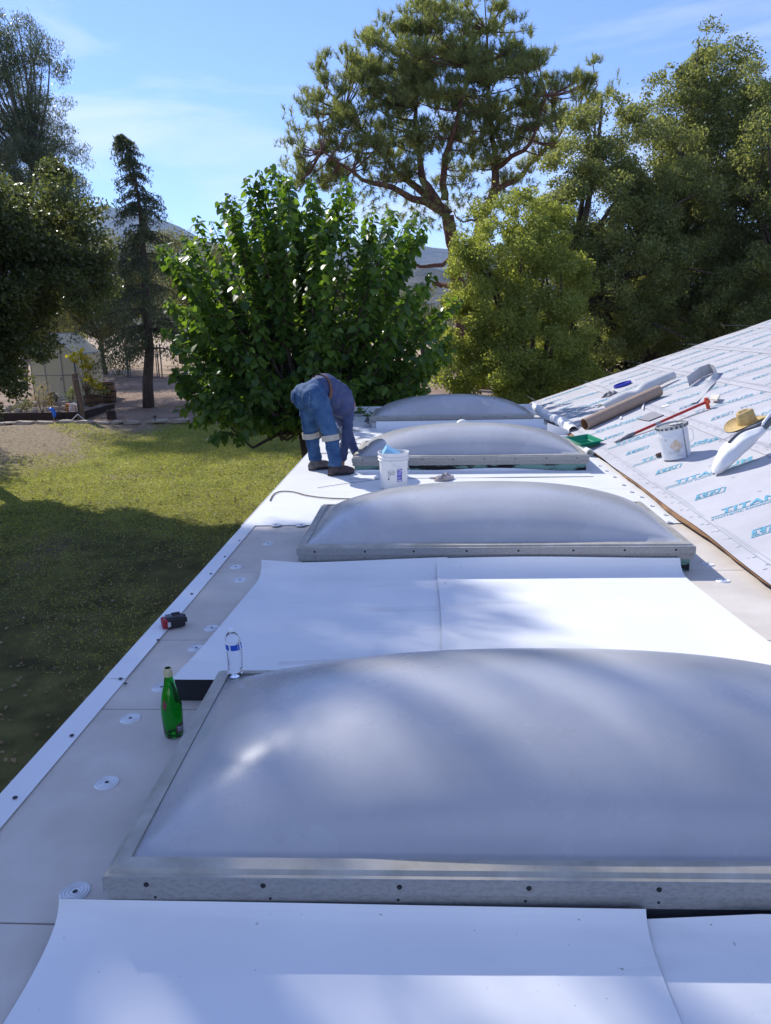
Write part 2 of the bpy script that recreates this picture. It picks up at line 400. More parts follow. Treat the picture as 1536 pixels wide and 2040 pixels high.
w = MB(); w.box((XL-0.016, 10.05, -0.05), (0.006, 8.2, 0.125)); w.build('edge_flashing', MT['flash'], house)
# white metal edge strips on the near half, screws in a row
def strip(y0, y1, z):
    w = MB()
    i0 = i1 = -1.856
    w.grid(lambda u, v: (XL-0.012+(i0+(i1-i0)*v-XL+0.012)*u, y0+(y1-y0)*v, z+0.0015*math.sin(v*9+u)), 3, 12)
    w.grid(lambda u, v: (XL-0.012-0.006*u, y0+(y1-y0)*v, z-0.11*u), 2, 6, flip=True)
    o = w.build('edge_flashing', MT['flash'], house); solid(o, 0.0015)
    return o
e1 = strip(-2.9, 3.2, 0.006); e2 = strip(3.19, 5.99, 0.0085)
sb = MB(); sb.lathe([(0.0, 0.004), (0.006, 0.004), (0.0085, 0.002), (0.009, 0)], 10)
first = None
for u, v in ((30, 1589), (143, 1465), (240, 1352), (250, 1362), (315, 1275), (382, 1183), (420, 1143), (448, 1109), (477, 1077)):
    p = onz(u, v, 0.01)
    par = e1 if p.y < 3.2 else e2
    if first is None:
        first = sb.build('screw', MT['screw'], par, world=False); first.location = p
    else: share(first, 'screw', par, p)
# round fastener plates with pressed rings
pb = MB(); prof = [(0.0, 0.002), (0.006, 0.002), (0.0085, 0.0045)]
for k in range(3):
    r0 = 0.013+k*0.010
    prof += [(r0, 0.0048), (r0+0.0025, 0.0008), (r0+0.0055, 0.0008), (r0+0.0075, 0.0048)]
prof += [(0.0425, 0.0035), (0.0445, 0.0003)]
pb.lathe(prof, 28)
ps = MB(); ps.lathe([(0.0, 0.006), (0.006, 0.006), (0.0085, 0.0035), (0.0085, 0.001)], 8)
P0 = S0 = None
for i, (u, v) in enumerate(((150, 1778), (213, 1560), (260, 1432), (322, 1370), (391, 1292), (422, 1252), (478, 1156), (470, 1130), (534, 1083), (1440, 1157), (1410, 1125), (550, 1046), (600, 1046), (1333, 1040), (1325, 1026), (1298, 1008), (1278, 990), (1258, 980), (1242, 966), (1224, 950), (1208, 938), (1195, 928))):
    z = 0.0 if i < 11 else 0.0125
    p = onz(u, v, z); sc_ = (1, 1, 1) if i < 13 else (0.55, 0.55, 0.8)
    if P0 is None:
        P0 = pb.build('fastener_plate', MT['plate'], house, smooth=True, sharp=40, world=False); P0.location = p; q = P0
        S0 = ps.build('screw', MT['screw'], P0, world=False)
    else:
        q = share(P0, 'fastener_plate', house, p, (0, 0, i*1.3), sc_); share(S0, 'screw', q, (0, 0, 0))

# pitched roof: sheathing, underlayment in lapped courses with print
YS0, YS1, SMAX = -3.0, 15.0, 6.6
w = MB()
def slab(s0, s1, y0, y1, h0, h1):
    pts = [sl(s0, y0, h0), sl(s1, y0, h0), sl(s1, y1, h0), sl(s0, y1, h0), sl(s0, y0, h1), sl(s1, y0, h1), sl(s1, y1, h1), sl(s0, y1, h1)]
    return pts, [(3,2,1,0), (4,5,6,7), (0,1,5,4), (1,2,6,5), (2,3,7,6), (3,0,4,7)]
w.add(*slab(0.03, SMAX, YS0, YS1-0.02, -0.035, -0.014)); w.build('roof_sheathing', MT['wood_edge'], house)
w = MB()                                                       # torn plywood lip along the foot of the slope
N = 120
lip = [0.018+0.012*math.sin(i*0.23)+0.010*math.sin(i*0.61+2)+random.uniform(-0.004, 0.004) for i in range(N+1)]
w.grid(lambda u, v: sl(0.06-u*(0.045+lip[int(v*N)]), YS0+(YS1-YS0)*v, -0.008-0.010*u+0.003*math.sin(v*90)), 2, N)
o = w.build('sheathing_edge', MT['wood_edge'], house); solid(o, 0.009)
w = MB(); w.add(*slab(0.03, SMAX, YS1-0.018, YS1+0.012, -0.17, -0.004)); w.build('rake_board', MT['fascia'], house)
back = MB(); RG = sl(SMAX, 0, 0)
back.grid(lambda u, v: (RG.x+u*5, YS0+(YS1-YS0)*v, RG.z-0.012-u*5*math.tan(TH)), 2, 2); back.build('rear_slope', MT['underlay'], house)
wr = np.random.default_rng(5); wph = wr.uniform(0, 6.28, 10); wk = wr.uniform(0.6, 3.2, (10, 2)); wa = wr.uniform(0.0004, 0.0016, 10)
def wrinkle(s, y): return float(sum(wa[k]*math.sin(wk[k, 0]*2*s+wk[k, 1]*2*y+wph[k]) for k in range(10)))
COURSE = 1.06
def under_h(k, s):
    t = (s-k*COURSE)/1.16
    return 0.0115-0.0075*max(0, min(1, t))
def under_pt(k, s, y, lift=0.0):
    return sl(s, y, under_h(k, s)+wrinkle(s, y)+lift)
courses = []
for k in range(7):
    s0, s1 = k*COURSE, min(k*COURSE+1.16, SMAX)
    if s1-s0 < 0.1: break
    w = MB()
    def fn(u, v, k=k, s0=s0, s1=s1):
        s = s0+(s1-s0)*u; y = YS0+(YS1-YS0+0.03*math.sin(k*3.1))*v
        if u == 0: s += 0.008*math.sin(y*1.3+k)+0.005*math.sin(y*3.7)
        p = under_pt(k, s, y)
        if v > 0.999: p = p - SN*0.03+Vector((0, 0.02, 0))
        if k == 0 and u == 0: p = p - SN*0.006*math.sin(y*2.2)
        return p
    w.grid(fn, 10, 150); o = w.build('underlayment_sheet', MT['underlay'], house, smooth=True); solid(o, 0.0015); courses.append(o)

def text_mesh(txt, size, shear=0.0, bold=0.0, space=1.0):
    c = bpy.data.curves.new('t', 'FONT'); c.body = txt; c.size = size; c.shear = shear; c.offset = bold; c.space_character = space; c.resolution_u = 2
    o = bpy.data.objects.new('t', c); COL.objects.link(o)
    dg = bpy.context.evaluated_depsgraph_get(); me = bpy.data.meshes.new_from_object(o.evaluated_get(dg))
    v = np.array([x.co[:2] for x in me.vertices]); f = [tuple(p.vertices) for p in me.polygons]
    bpy.data.objects.remove(o); bpy.data.curves.remove(c); bpy.data.meshes.remove(me)
    return v, f
TXT = text_mesh('TITANIUM', 0.135, 0.45, 0.004, 1.08); TXT[0][:, 0] *= 0.72/np.ptp(TXT[0][:, 0])
SUB = text_mesh('SYNTHETIC ROOFING UNDERLAYMENT', 0.05, 0.45, 0.001, 1.0); SUB[0][:, 0] *= 0.86/np.ptp(SUB[0][:, 0])
random.seed(3)
for k, sheet in enumerate(courses[:5]):
    pm = MB(); gm_ = MB()
    def put(verts, faces, s, y, mb=pm, k=k):
        mb.add([under_pt(k, k*COURSE+s+a, y+b, 0.0032) for a, b in verts], faces)
    def quad(s, y, ws, wy, sh=0.0, mb=pm):
        put([(0, 0), (ws, 0), (ws+sh*wy, wy), (sh*wy, wy)], [(0, 1, 2, 3)], s, y, mb)
    def badge(s, y):
        quad(s, y, 0.24, 0.010, 0.5); quad(s+0.055, y+0.115, 0.23, 0.012, 0.5)
        quad(s, y, 0.012, 0.12, 0.5); quad(s+0.235, y, 0.012, 0.12, 0.5)
        for j in range(6): quad(s+0.04+j*0.032+0.01*(j % 2), y+0.055, 0.02, 0.042+0.01*(j % 3), 0.5)
        for j in range(4): quad(s+0.03+j*0.048, y+0.025, 0.036, 0.016, 0.5)
    y = 1.2 + 0.29*k
    row = 0
    while y < 14.7:
        if row % 2 == 0:
            put(TXT[0]+np.array([0.06, 0.075]), TXT[1], 0.17, y); put(SUB[0], SUB[1], 0.13, y)
            quad(0.15, y+0.057, 0.80, 0.010, 0.4)
            if k > 0 or y > 6.8: badge(0.98-0.07*(k == 0), y-0.02)
        else:
            badge(0.20, y)
            if k > 0:
                put(TXT[0]*0.75+np.array([0.06, 0.075]), TXT[1], 0.50, y+0.02)
        y += 0.555; row += 1
    pm.build('printed_lettering', MT['print'] if k == 0 else MT['print_faded'], sheet, kind='stuff')
    # grey rule lines and nail marks near the lower edge of each course
    for a, wd in ((0.105, 0.004), (0.125, 0.0022), (0.14, 0.0022), (1.0, 0.002)):
        yy = 0.3
        while yy < 14.6:
            L = random.uniform(0.5, 1.3) if wd < 0.003 else 2.0
            n_ = max(2, int(L/0.12))
            if a < 0.9 or k > 0:
                gm_.add([under_pt(k, k*COURSE+a+q*wd+0.003*math.sin((yy+L*t/n_)*2.3), yy+L*t/n_, 0.003) for t in range(n_+1) for q in (0, 1)],
                        [(2*t, 2*t+1, 2*t+3, 2*t+2) for t in range(n_)])
            yy += L + (random.uniform(0.15, 0.6) if wd < 0.003 else 0.02)
    for a in (0.045, 0.075, 0.3, 0.62, 0.9):
        yy = 0.5+a
        while yy < 14.6:
            quad(a+random.uniform(-0.01, 0.01), yy, 0.028, 0.007, random.uniform(0, 1.2), gm_)
            yy += (0.21 if a < 0.1 else 0.55)+random.uniform(-0.05, 0.05)
    gm_.build('printed_marks', MT['print_grey'], sheet, kind='stuff')

# ------------------------------------------------------------------ skylights
SW, SD, SCZ = 2.591, 1.244, 0.181
FP = [(0.060, 0.000), (0.060, 0.013), (0.022, 0.008), (0.014, -0.002), (0.003, -0.004), (0.0, -0.008), (0.0, -0.050), (0.007, -0.053), (0.007, -0.092), (0.030, -0.092)]
def skylight(label, x, y, a, curb_mat):
    T = thing('skylight', label, 'skylight', (x, y, 0), a, 'dome skylights in a row along the flat roof')
    def rail(ax):
        w = MB()
        def P(o, z, e):
            hx, hy = SW/2-o, SD/2-o
            c = {'f': ((-hx, -hy), (hx, -hy)), 'b': ((hx, hy), (-hx, hy)), 'l': ((-hx, hy), (-hx, -hy)), 'r': ((hx, -hy), (hx, hy))}[ax][e]
            return (c[0], c[1]+SD/2, SCZ+z)
        vs_ = [P(o, z, e) for e in (0, 1) for o, z in FP]; n = len(FP)
        for i in range(n-1):
            w.add([vs_[i], vs_[i+1], vs_[n+i+1], vs_[n+i]], [(0, 1, 2, 3)], 1 if i >= 4 else 0)
        o = w.build('frame_rail', [MT['alu'], MT['alu_face']], T, world=False)
        return o
    rails = {k: rail(k) for k in 'fblr'}
    c = MB(); c.box((0, SD/2, 0.055), (SW-0.05, SD-0.05, 0.11)); c.build('curb', curb_mat, T, world=False)
    c = MB(); c.box((0, SD/2, 0.118), (SW-0.16, SD-0.16, 0.012)); c.build('added_bounce_panel', MT['flash'], T, world=False)  # white reflector added inside so light bounces up through the dome
    d = MB(); hx, hy = SW/2-0.055, SD/2-0.055; nu, nv = 72, 40
    def fn(u, v):
        X = -1+2*u; Y = -1+2*v
        fx, fy = 0.022/hx, 0.030/hy
        X1 = min(1, max(0, (abs(X)-0)/(1-fx))); Y1 = min(1, max(0, abs(Y)/(1-fy)))
        k = (max(0, 1-X1**2.3)*max(0, 1-Y1**2.3))
        z = 0.285*(k**0.62)
        return (X*hx, Y*hy+SD/2, SCZ+0.004+z)
    d.grid(fn, nu, nv); d.build('dome', MT['dome'], T, smooth=True, world=False)
    sc_ = MB(); sc_.lathe([(0.0, 0.003), (0.006, 0.003), (0.0075, 0)], 10, M=Matrix.Rotation(math.pi/2, 3, 'X'))
    f0 = None
    for i in range(8):
        X = -SW/2+0.12+i*(SW-0.24)/7
        for dz, s_ in ((-0.026, 1.0), (-0.072, 0.55)):
            if f0 is None:
                f0 = sc_.build('screw', MT['black'], rails['f'], world=False); q = f0; q.location = (X, 0.0, SCZ+dz)
            else: q = share(f0, 'screw', rails['f'], (X+random.uniform(-0.02, 0.02), 0.0 if s_ == 1 else 0.007, SCZ+dz))
            q.scale = (s_, s_, s_)
    return T
SKY = []
for lab, x, y, a, m_ in (('nearest domed skylight with a large grey acrylic bubble filling the foreground', -0.02, 1.70, 0.012, MT['dark_grey']),
                        ('domed skylight in front of the white bucket, second from the camera', 0.0, 4.736, 0.0, MT['curb']),
                        ('domed skylight behind the white bucket with patchy green and black curb', 0.04, 8.182, -0.012, MT['curb']),
                        ('farthest domed skylight, with white sheet wrapped on its front', -0.024, 11.96, -0.002, MT['membrane'])):
    SKY.append(skylight(lab, x, y, a, m_))

# ------------------------------------------------------------------ loose membrane sheets
def prof_z(prof, t):
    ys_ = [p[0] for p in prof]; zs_ = [p[1] for p in prof]; return ys_, zs_
def sheet(name, label, prof, xl, xr, nu=30, topfn=None, wob=0.002, z_off=0.0, seed=1):
    # prof: list of (y, z) from the far end to the near end, smoothed; xl/xr: functions of y
    r = np.random.default_rng(seed); ph = r.uniform(0, 6, 6)
    pr = [Vector((0, a, b)) for a, b in prof]
    dense = []
    for i in range(len(pr)-1):
        p0, p1, p2, p3 = pr[max(i-1, 0)], pr[i], pr[i+1], pr[min(i+2, len(pr)-1)]
        for t in np.linspace(0, 1, 8, endpoint=False):
            dense.append(0.5*((2*p1)+(p2-p0)*t+(2*p0-5*p1+4*p2-p3)*t*t+(3*p1-p0-3*p2+p3)*t**3))
    dense.append(pr[-1]); n = len(dense)-1
    w = MB()
    def fn(u, v):
        p = dense[int(round(v*n))]; x = xl(p.y)+(xr(p.y)-xl(p.y))*u
        z = p.z + z_off + wob*math.sin(x*2.3+ph[0]+p.y)*math.sin(p.y*2.9+ph[1]) + wob*0.5*math.sin(x*5+ph[2])*math.sin(p.y*4+ph[3])
        y = p.y
        if topfn: z, y = topfn(x, y, z, v)
        return (x, y, max(z, 0.0045))
    w.grid(fn, nu, n, flip=True); o = w.build(name, [MT['membrane'], MT['under']], smooth=True); md = solid(o, 0.0018); md.material_offset = 1; md.material_offset_rim = 1
    return tag(o, label, 'membrane sheet', 'loose white roofing sheets')
midp = [(4.722, 0.105), (4.712, 0.075), (4.690, 0.042), (4.64, 0.016), (4.54, 0.008), (4.2, 0.022), (3.8, 0.043), (3.4, 0.068), (3.2, 0.086), (2.985, 0.108)]
def top_a(x, y, z, v):
    if v < 0.12: z += (0.12-v)/0.12*(0.018*math.sin(x*2.2+1.5)+0.02*max(0, (-1.28-x)/0.25))
    return z, y
MIDL = sheet('membrane_sheet', 'white roofing sheet left of the lap between the two nearest skylights', midp, lambda y: -1.565+0.02*(y-3), lambda y: -0.30, topfn=top_a, seed=2)
def top_b(x, y, z, v):
    if v < 0.12: z += (0.12-v)/0.12*0.008*math.sin(x*3+1)
    if x < -0.33: z += 0.004
    return z, y
MIDR = sheet('membrane_sheet', 'white roofing sheet right of the lap between the two nearest skylights, partly sunlit', midp, lambda y: -0.372+0.012*math.sin(y*2), lambda y: 1.195+0.02*(4.7-y), topfn=top_b, z_off=0.007, seed=3)
fgp = [(1.690, 0.098), (1.682, 0.078), (1.660, 0.052), (1.61, 0.028), (1.52, 0.012), (1.40, 0.007), (1.0, 0.006), (0.5, 0.006), (0.15, 0.006)]
FGL = sheet('membrane_sheet', 'white roofing sheet in the bottom foreground with its edge lapped over the next', fgp, lambda y: -1.445-0.01*(1.7-y), lambda y: 0.128+0.07*max(0, 1.7-y), z_off=0.005, seed=4)
def top_d(x, y, z, v):
    if v < 0.3: z -= (0.3-v)/0.3*0.028*max(0, (0.42-x)/0.35)
    return z, y
sheet('membrane_sheet', 'white roofing sheet in the bottom right corner under the lapped edge', fgp, lambda y: 0.06, lambda y: 1.42, topfn=top_d, z_off=0.0, seed=5)
# wraps at the two far skylights
s1p = [(11.948, 0.115), (11.935, 0.08), (11.91, 0.05), (11.85, 0.025), (11.74, 0.018), (11.55, 0.017)]
sheet('membrane_sheet', 'white sheet wrapped up the front of the farthest skylight curb', s1p, lambda y: -1.22, lambda y: 1.42, z_off=0.0, seed=6)
def top_s2(x, y, z, v):
    if v < 0.4: z += (0.4-v)/0.4*(0.012*math.sin(x*4.1)+0.012*math.sin(x*1.7+2)-0.012)
    return z, y
s2p = [(8.168, 0.050), (8.160, 0.036), (8.14, 0.024), (8.09, 0.017), (7.98, 0.015), (7.86, 0.0145)]
sheet('membrane_strip', 'narrow white strip turned up along the green curb behind the bucket', s2p, lambda y: -1.26, lambda y: 1.32-0.25*max(0, 0), topfn=top_s2, seed=7)
w = MB(); w.box((-1.425, 2.995, 0.052), (0.25, 0.006, 0.10)); w.build('gap_shade_backing', MT['under'], MIDL)  # black strip paints the gap's shade and the turned-down backing
def ink(parent, u0, v0, u1, v1, wd, z):
    a, b = onz(u0, v0, z), onz(u1, v1, z); d = (b-a).normalized(); sd_ = Vector((-d.y, d.x, 0))*wd/2
    q = MB(); q.add([a-sd_, a+sd_, b+sd_, b-sd_], [(0, 1, 2, 3)]); return q.build('ink_mark', MT['print_grey'], parent)
for (u0, v0, u1, v1, wd) in ((1252, 1857, 1252, 1867, 0.004), (1247, 1864, 1257, 1864, 0.003), (1276, 1979, 1279, 1989, 0.004), (1271, 1986, 1282, 1985, 0.003)): ink(FGL, u0, v0, u1, v1, wd, 0.030 if v0 < 1900 else 0.0165)
for k in range(7): ink(MIDR, 886+0.9*k, 1160+k*23, 888+0.9*k, 1162+k*23, 0.006, 0.019)
for ob in (SKY[3],):
    f = MB()                                                    # grey wrap peeling off the far left corner
    q = [(-1.36, 0.30, 0.165), (-1.30, -0.02, 0.165), (-1.28, -0.05, 0.06), (-1.20, -0.08, 0.02), (-1.40, 0.1, 0.10), (-1.31, -0.03, 0.11)]
    f.add(q, [(0, 4, 5, 1), (4, 3, 2, 5)]); o = f.build('peeling_wrap', MT['dark_grey'], ob, world=False); solid(o, 0.004)
o = MB(); a0, a1 = onz(520, 1350, 0.2), onz(690, 1331, 0.2)
def offc(u, v):
    x = -1.075+0.46*u; return (x, 2.905+0.055*v-0.03*u*v+0.03*u, 0.197+0.010*math.sin(u*2.2)+0.014*(v > 0.7)+0.008*u*u)
o.grid(offc, 14, 5); q = o.build('membrane_offcut', [MT['membrane'], MT['under']], smooth=True); solid(q, 0.0018).material_offset = 1
tag(q, 'narrow white offcut lying on the back rail of the nearest skylight', 'offcut')

# ------------------------------------------------------------------ trees
def np_mesh(name, V, F, mat_, parent, kind='stuff', smooth=False, loc=None):
    me = bpy.data.meshes.new(name); nf, k = F.shape
    if loc is not None: V = V - np.array(loc)
    me.vertices.add(len(V)); me.vertices.foreach_set('co', V.astype(np.float32).ravel())
    me.loops.add(nf*k); me.loops.foreach_set('vertex_index', F.astype(np.int32).ravel())
    me.polygons.add(nf); me.polygons.foreach_set('loop_start', np.arange(0, nf*k, k, dtype=np.int32))
    me.polygons.foreach_set('loop_total', np.full(nf, k, dtype=np.int32))
    me.materials.append(mat_); me.update(calc_edges=True)
    o = bpy.data.objects.new(name, me); COL.objects.link(o)
    if parent is not None: o.parent = parent
    if kind: o['kind'] = kind
    return o
def unit(n, r):
    v = r.normal(size=(n, 3)); return v/np.linalg.norm(v, axis=1, keepdims=True)
def leaves(C, L, Wd, r, up=0.35, droop=0.0, size_var=0.35):
    """diamond leaves at points C: normals lean up, blades hang by droop"""
    n = len(C); N = unit(n, r); N[:, 2] += up; N /= np.linalg.norm(N, axis=1, keepdims=True)
    D = unit(n, r); D[:, 2] -= droop; D -= N*(D*N).sum(1, keepdims=True); D /= np.linalg.norm(D, axis=1, keepdims=True)+1e-9
    S = np.cross(N, D); k = (1+size_var*r.uniform(-1, 1, (n, 1)))
    l, w_ = L*k, Wd*k
    V = np.empty((n, 4, 3)); V[:, 0] = C-D*l*0.5; V[:, 2] = C+D*l*0.5
    V[:, 1] = C+S*w_*0.5+N*w_*0.18; V[:, 3] = C-S*w_*0.5+N*w_*0.18
    return V.reshape(-1, 3), np.arange(4*n).reshape(-1, 4)
def blobs_from_px(lst):
    out = []
    for b in lst:
        u, v, rpx, y = b[:4]; c = ony(u, v, y); rr = rpx/FPX*(c-EYE).length
        out.append((np.array(c), rr*np.array(b[4] if len(b) > 4 else (1, 1, 1))))
    return out
def lumps(blobs, per, fr, r, shell=0.5):
    """break each blob into small lumps spread in its outer shell: gives clumps and gaps"""
    C, R = [], []
    for c, rad in blobs:
        m_ = rad.mean(); k = max(4, int(per*m_**2))
        d = unit(k, r); q = (shell+(1-shell)*r.uniform(0, 1, (k, 1))**0.6)
        C.append(c+d*rad*q); R.append(r.uniform(0.6, 1.35, k)*fr*(0.6+0.4*m_))
    return np.concatenate(C), np.concatenate(R)
def in_lumps(C, R, n, r, flat=0.75):
    w_ = R**2; idx = r.choice(len(C), n, p=w_/w_.sum())
    d = unit(n, r)*(r.uniform(0, 1, (n, 1))**0.45); d[:, 2] *= flat
    return C[idx]+d*R[idx][:, None]
def limbs(mb, base, fork, tips, r0, r, rt=0.02, n=6, wig=0.25):
    for t in tips:
        t = Vector(t); f = Vector(fork[r.integers(len(fork))]) if isinstance(fork, list) else Vector(fork)
        mid = f.lerp(t, 0.5)+Vector(r.normal(size=3))*wig*(t-f).length*0.35; mid.z += 0.1*(t-f).length
        pts = []
        for s_ in np.linspace(0, 1, 6):
            pts.append(f*(1-s_)**2+mid*2*s_*(1-s_)+t*s_*s_)
        mb.tube(pts, [r0*(1-s_)+rt*s_ for s_ in np.linspace(0, 1, 6)], n, cap=False)
def broadleaf(name, label, base, blobs, per, fr, nleaf, L, Wd, lmat, seed, bark=BARK, trunk_r=0.22, fork_h=2.0, lean=(0, 0), group=None, droop=0.3, shell=0.45, nl=26, up=0.35, stray=0.03, trunks=1, fork=None):
    r = np.random.default_rng(seed)
    T = thing(name, label, 'tree', base, group=group)
    C, R = lumps(blobs, per, fr, r, shell)
    P = in_lumps(C, R, nleaf, r)
    ns = int(nleaf*stray)
    if ns: P[:ns] += r.normal(size=(ns, 3))*fr*0.45
    V, F = leaves(P, L, Wd, r, up=up, droop=droop)
    np_mesh('crown', V, F, lmat, T, loc=base)
    mb = MB()
    b = Vector(base); fk = Vector(fork) if fork else b+Vector((lean[0], lean[1], fork_h))
    forks = []
    for k in range(trunks):
        off = Vector((r.normal()*0.25, r.normal()*0.25, 0))*(k > 0)
        f2 = fk+Vector((r.normal()*0.7, r.normal()*0.5, r.uniform(-0.3, 0.4)))*(k > 0)
        md_ = (b+off).lerp(f2, 0.5)+Vector((r.normal(), r.normal(), 0))*0.12
        mb.tube([b+off+Vector((0, 0, -0.3)), (b+off).lerp(md_, 0.5), md_, f2], [trunk_r*1.25, trunk_r*0.95, trunk_r*0.85, trunk_r*0.7], 9)
        forks.append(f2)
    idx = r.choice(len(C), min(nl, len(C)), replace=False)
    limbs(mb, b, forks, [C[i] for i in idx], trunk_r*0.5, r, rt=0.018)
    mb.build('trunk', bark, T, smooth=True)
    return T

OAK_OLIVE = leafmat('oak_leaf_olive', (0.125, 0.15, 0.055), (0.31, 0.34, 0.14), 0.58, 0.5, 0.3)
OAK_BRIGHT = leafmat('oak_leaf_bright', (0.17, 0.21, 0.045), (0.38, 0.42, 0.12), 0.58, 0.5, 0.3)
OAK_DARK = leafmat('oak_leaf_dark', (0.06, 0.08, 0.03), (0.18, 0.21, 0.075), 0.45, 0.4, 0.45)
GREY_LEAF = leafmat('grey_green_leaf', (0.12, 0.13, 0.06), (0.25, 0.25, 0.12), 0.4, 0.6, 0.2)
EUC_LEAF = leafmat('gum_leaf', (0.07, 0.095, 0.05), (0.20, 0.235, 0.13), 0.4, 0.4, 0.5)
DEODAR = leafmat('juniper_leaf', (0.05, 0.07, 0.04), (0.15, 0.175, 0.09), 0.4, 0.6, 0.2)
def gp(u, y): 
    p = ony(u, 800, y); return (p.x, y, gz(y))

# --- oaks on the right, behind the pitched roof
broadleaf('oak_tree', 'bright yellow-green bushy oak just beyond the far end of the flat roof', gp(1060, 18.5),
    blobs_from_px([(1010, 500, 92, 18.6), (935, 560, 60, 18.2), (1085, 560, 95, 18.8), (960, 650, 85, 18.0), (1060, 690, 110, 18.2), (915, 730, 62, 17.6), (985, 770, 75, 17.5), (1100, 790, 90, 17.9), (1060, 450, 62, 19.0), (940, 490, 38, 18.4)]),
    40, 0.27, 135000, 0.062, 0.038, OAK_BRIGHT, 21, trunk_r=0.16, fork_h=1.5, group='oaks behind the pitched roof', shell=0.62)
broadleaf('oak_tree', 'olive oak with a broad crown between the pine and the tallest oak', gp(1185, 22),
    blobs_from_px([(1210, 270, 70, 22), (1290, 330, 95, 22.2), (1150, 350, 70, 21.6), (1200, 440, 110, 21.5), (1330, 450, 110, 22), (1110, 480, 80, 21.2), (1240, 560, 110, 21.2), (1350, 600, 90, 21.5), (1180, 660, 95, 21.4), (1300, 700, 90, 21.3), (1235, 200, 26, 22), (1170, 215, 30, 22)]),
    27, 0.29, 150000, 0.070, 0.042, OAK_OLIVE, 22, shell=0.55, trunk_r=0.24, fork=tuple(ony(1130, 600, 21.5)), trunks=2, group='oaks behind the pitched roof')
broadleaf('oak_tree', 'tallest olive oak rising to a pointed top at right', gp(1400, 24),
    blobs_from_px([(1425, 120, 52, 24), (1440, 190, 80, 24), (1400, 260, 90, 24), (1460, 320, 105, 24), (1390, 390, 110, 23.6), (1480, 470, 110, 23.5), (1400, 540, 100, 23.2), (1340, 220, 60, 24), (1330, 170, 30, 24), (1520, 250, 70, 24.5), (1470, 640, 90, 23)]),
    24, 0.30, 150000, 0.074, 0.044, OAK_OLIVE, 23, shell=0.55, trunk_r=0.28, fork=tuple(ony(1290, 610, 23.0)), trunks=2, group='oaks behind the pitched roof')
broadleaf('oak_tree', 'olive oak cut by the right edge of the picture', gp(1600, 21),
    blobs_from_px([(1540, 170, 50, 22), (1580, 280, 90, 21.5), (1560, 400, 85, 21), (1620, 500, 120, 21), (1520, 590, 80, 20.5), (1600, 680, 110, 20.5), (1480, 700, 60, 20.3), (1700, 400, 120, 21)]),
    25, 0.30, 85000, 0.072, 0.042, OAK_OLIVE, 24, shell=0.55, trunk_r=0.22, fork_h=2.6, group='oaks behind the pitched roof')
broadleaf('oak_tree', 'dark shaded oak thicket low behind the far roof edge', gp(1250, 26),
    blobs_from_px([(1150, 640, 110, 26), (1290, 640, 110, 26), (1420, 620, 110, 26), (1220, 740, 110, 25.5), (1360, 720, 100, 25.5), (1080, 720, 90, 25.5), (1530, 600, 110, 26)]),
    14, 0.5, 60000, 0.11, 0.07, OAK_DARK, 25, trunk_r=0.2, fork_h=1.8, group='oaks behind the pitched roof')

# --- trees on the left
broadleaf('oak_tree', 'dark oak overhanging the greenhouse at the left edge', gp(-60, 18),
    blobs_from_px([(60, 450, 105, 18.0), (130, 420, 65, 18.3), (150, 520, 70, 18.0), (20, 560, 110, 17.5), (110, 600, 80, 17.6), (-80, 480, 130, 18.0), (-5, 680, 58, 17.0), (-50, 740, 90, 17.0), (-60, 620, 120, 17.5), (22, 765, 34, 16.6), (85, 690, 24, 16.9), (185, 560, 35, 18.0)]),
    17, 0.36, 95000, 0.085, 0.055, OAK_DARK, 31, trunk_r=0.25, fork_h=2.2, droop=0.6)
broadleaf('gum_tree', 'tall airy gum tree with sparse hanging leaves at the upper left', gp(50, 37),
    blobs_from_px([(40, 90, 48, 37), (85, 130, 42, 37), (20, 200, 62, 37), (95, 240, 52, 37), (50, 320, 80, 37), (130, 330, 48, 37), (-60, 150, 80, 37), (150, 400, 36, 37), (60, 400, 90, 37), (5, 60, 35, 37)]),
    30, 0.30, 105000, 0.13, 0.032, EUC_LEAF, 32, bark=BARK_GREY, trunk_r=0.13, fork=tuple(ony(62, 330, 37)), droop=1.3, shell=0.3, nl=60, up=0.0, stray=0.12)
# tall neighbours at the left, out of the picture: they throw the dappled shade on the near roof and the lawn
def around(x, y, z, r_): return (np.array((x, y, z)), np.array((r_, r_, r_*0.9)))
def shade(n_, z, r_, uc=-20.0):                                   # n_: how far right of the sun line, z: height
    return around(0.731*n_+0.682*uc, 0.682*n_-0.731*uc, z, r_)
broadleaf('gum_tree', 'very tall gum tree beyond the left edge of the picture', (-13.6, 15.0, gz(15.0)),
    [shade(0.1, 14.9, 1.3), shade(1.7, 14.1, 0.5), shade(-0.4, 16.2, 1.8), shade(1.2, 15.5, 1.2), shade(0.6, 17.4, 1.6), shade(3.0, 12.0, 0.7)],
    5, 0.40, 11000, 0.15, 0.05, EUC_LEAF, 33, bark=BARK_GREY, trunk_r=0.3, fork_h=10.5, droop=1.0, shell=0.3, nl=26, up=0.0, stray=0.15)
broadleaf('cypress_tree', 'tall dense tree beyond the left edge of the picture', (-15.2, 14.2, gz(14.2)),
    [shade(0.6, 12.6, 1.75), shade(0.3, 10.6, 2.0), shade(0.0, 8.4, 2.1), shade(1.3, 11.8, 1.2), shade(1.75, 12.75, 1.15), shade(2.35, 12.25, 0.85), shade(-0.6, 13.0, 1.5), shade(1.4, 9.6, 1.3)],
    13, 0.36, 56000, 0.14, 0.06, OAK_DARK, 35, trunk_r=0.3, fork_h=7.5, droop=0.8, shell=0.4, nl=26)
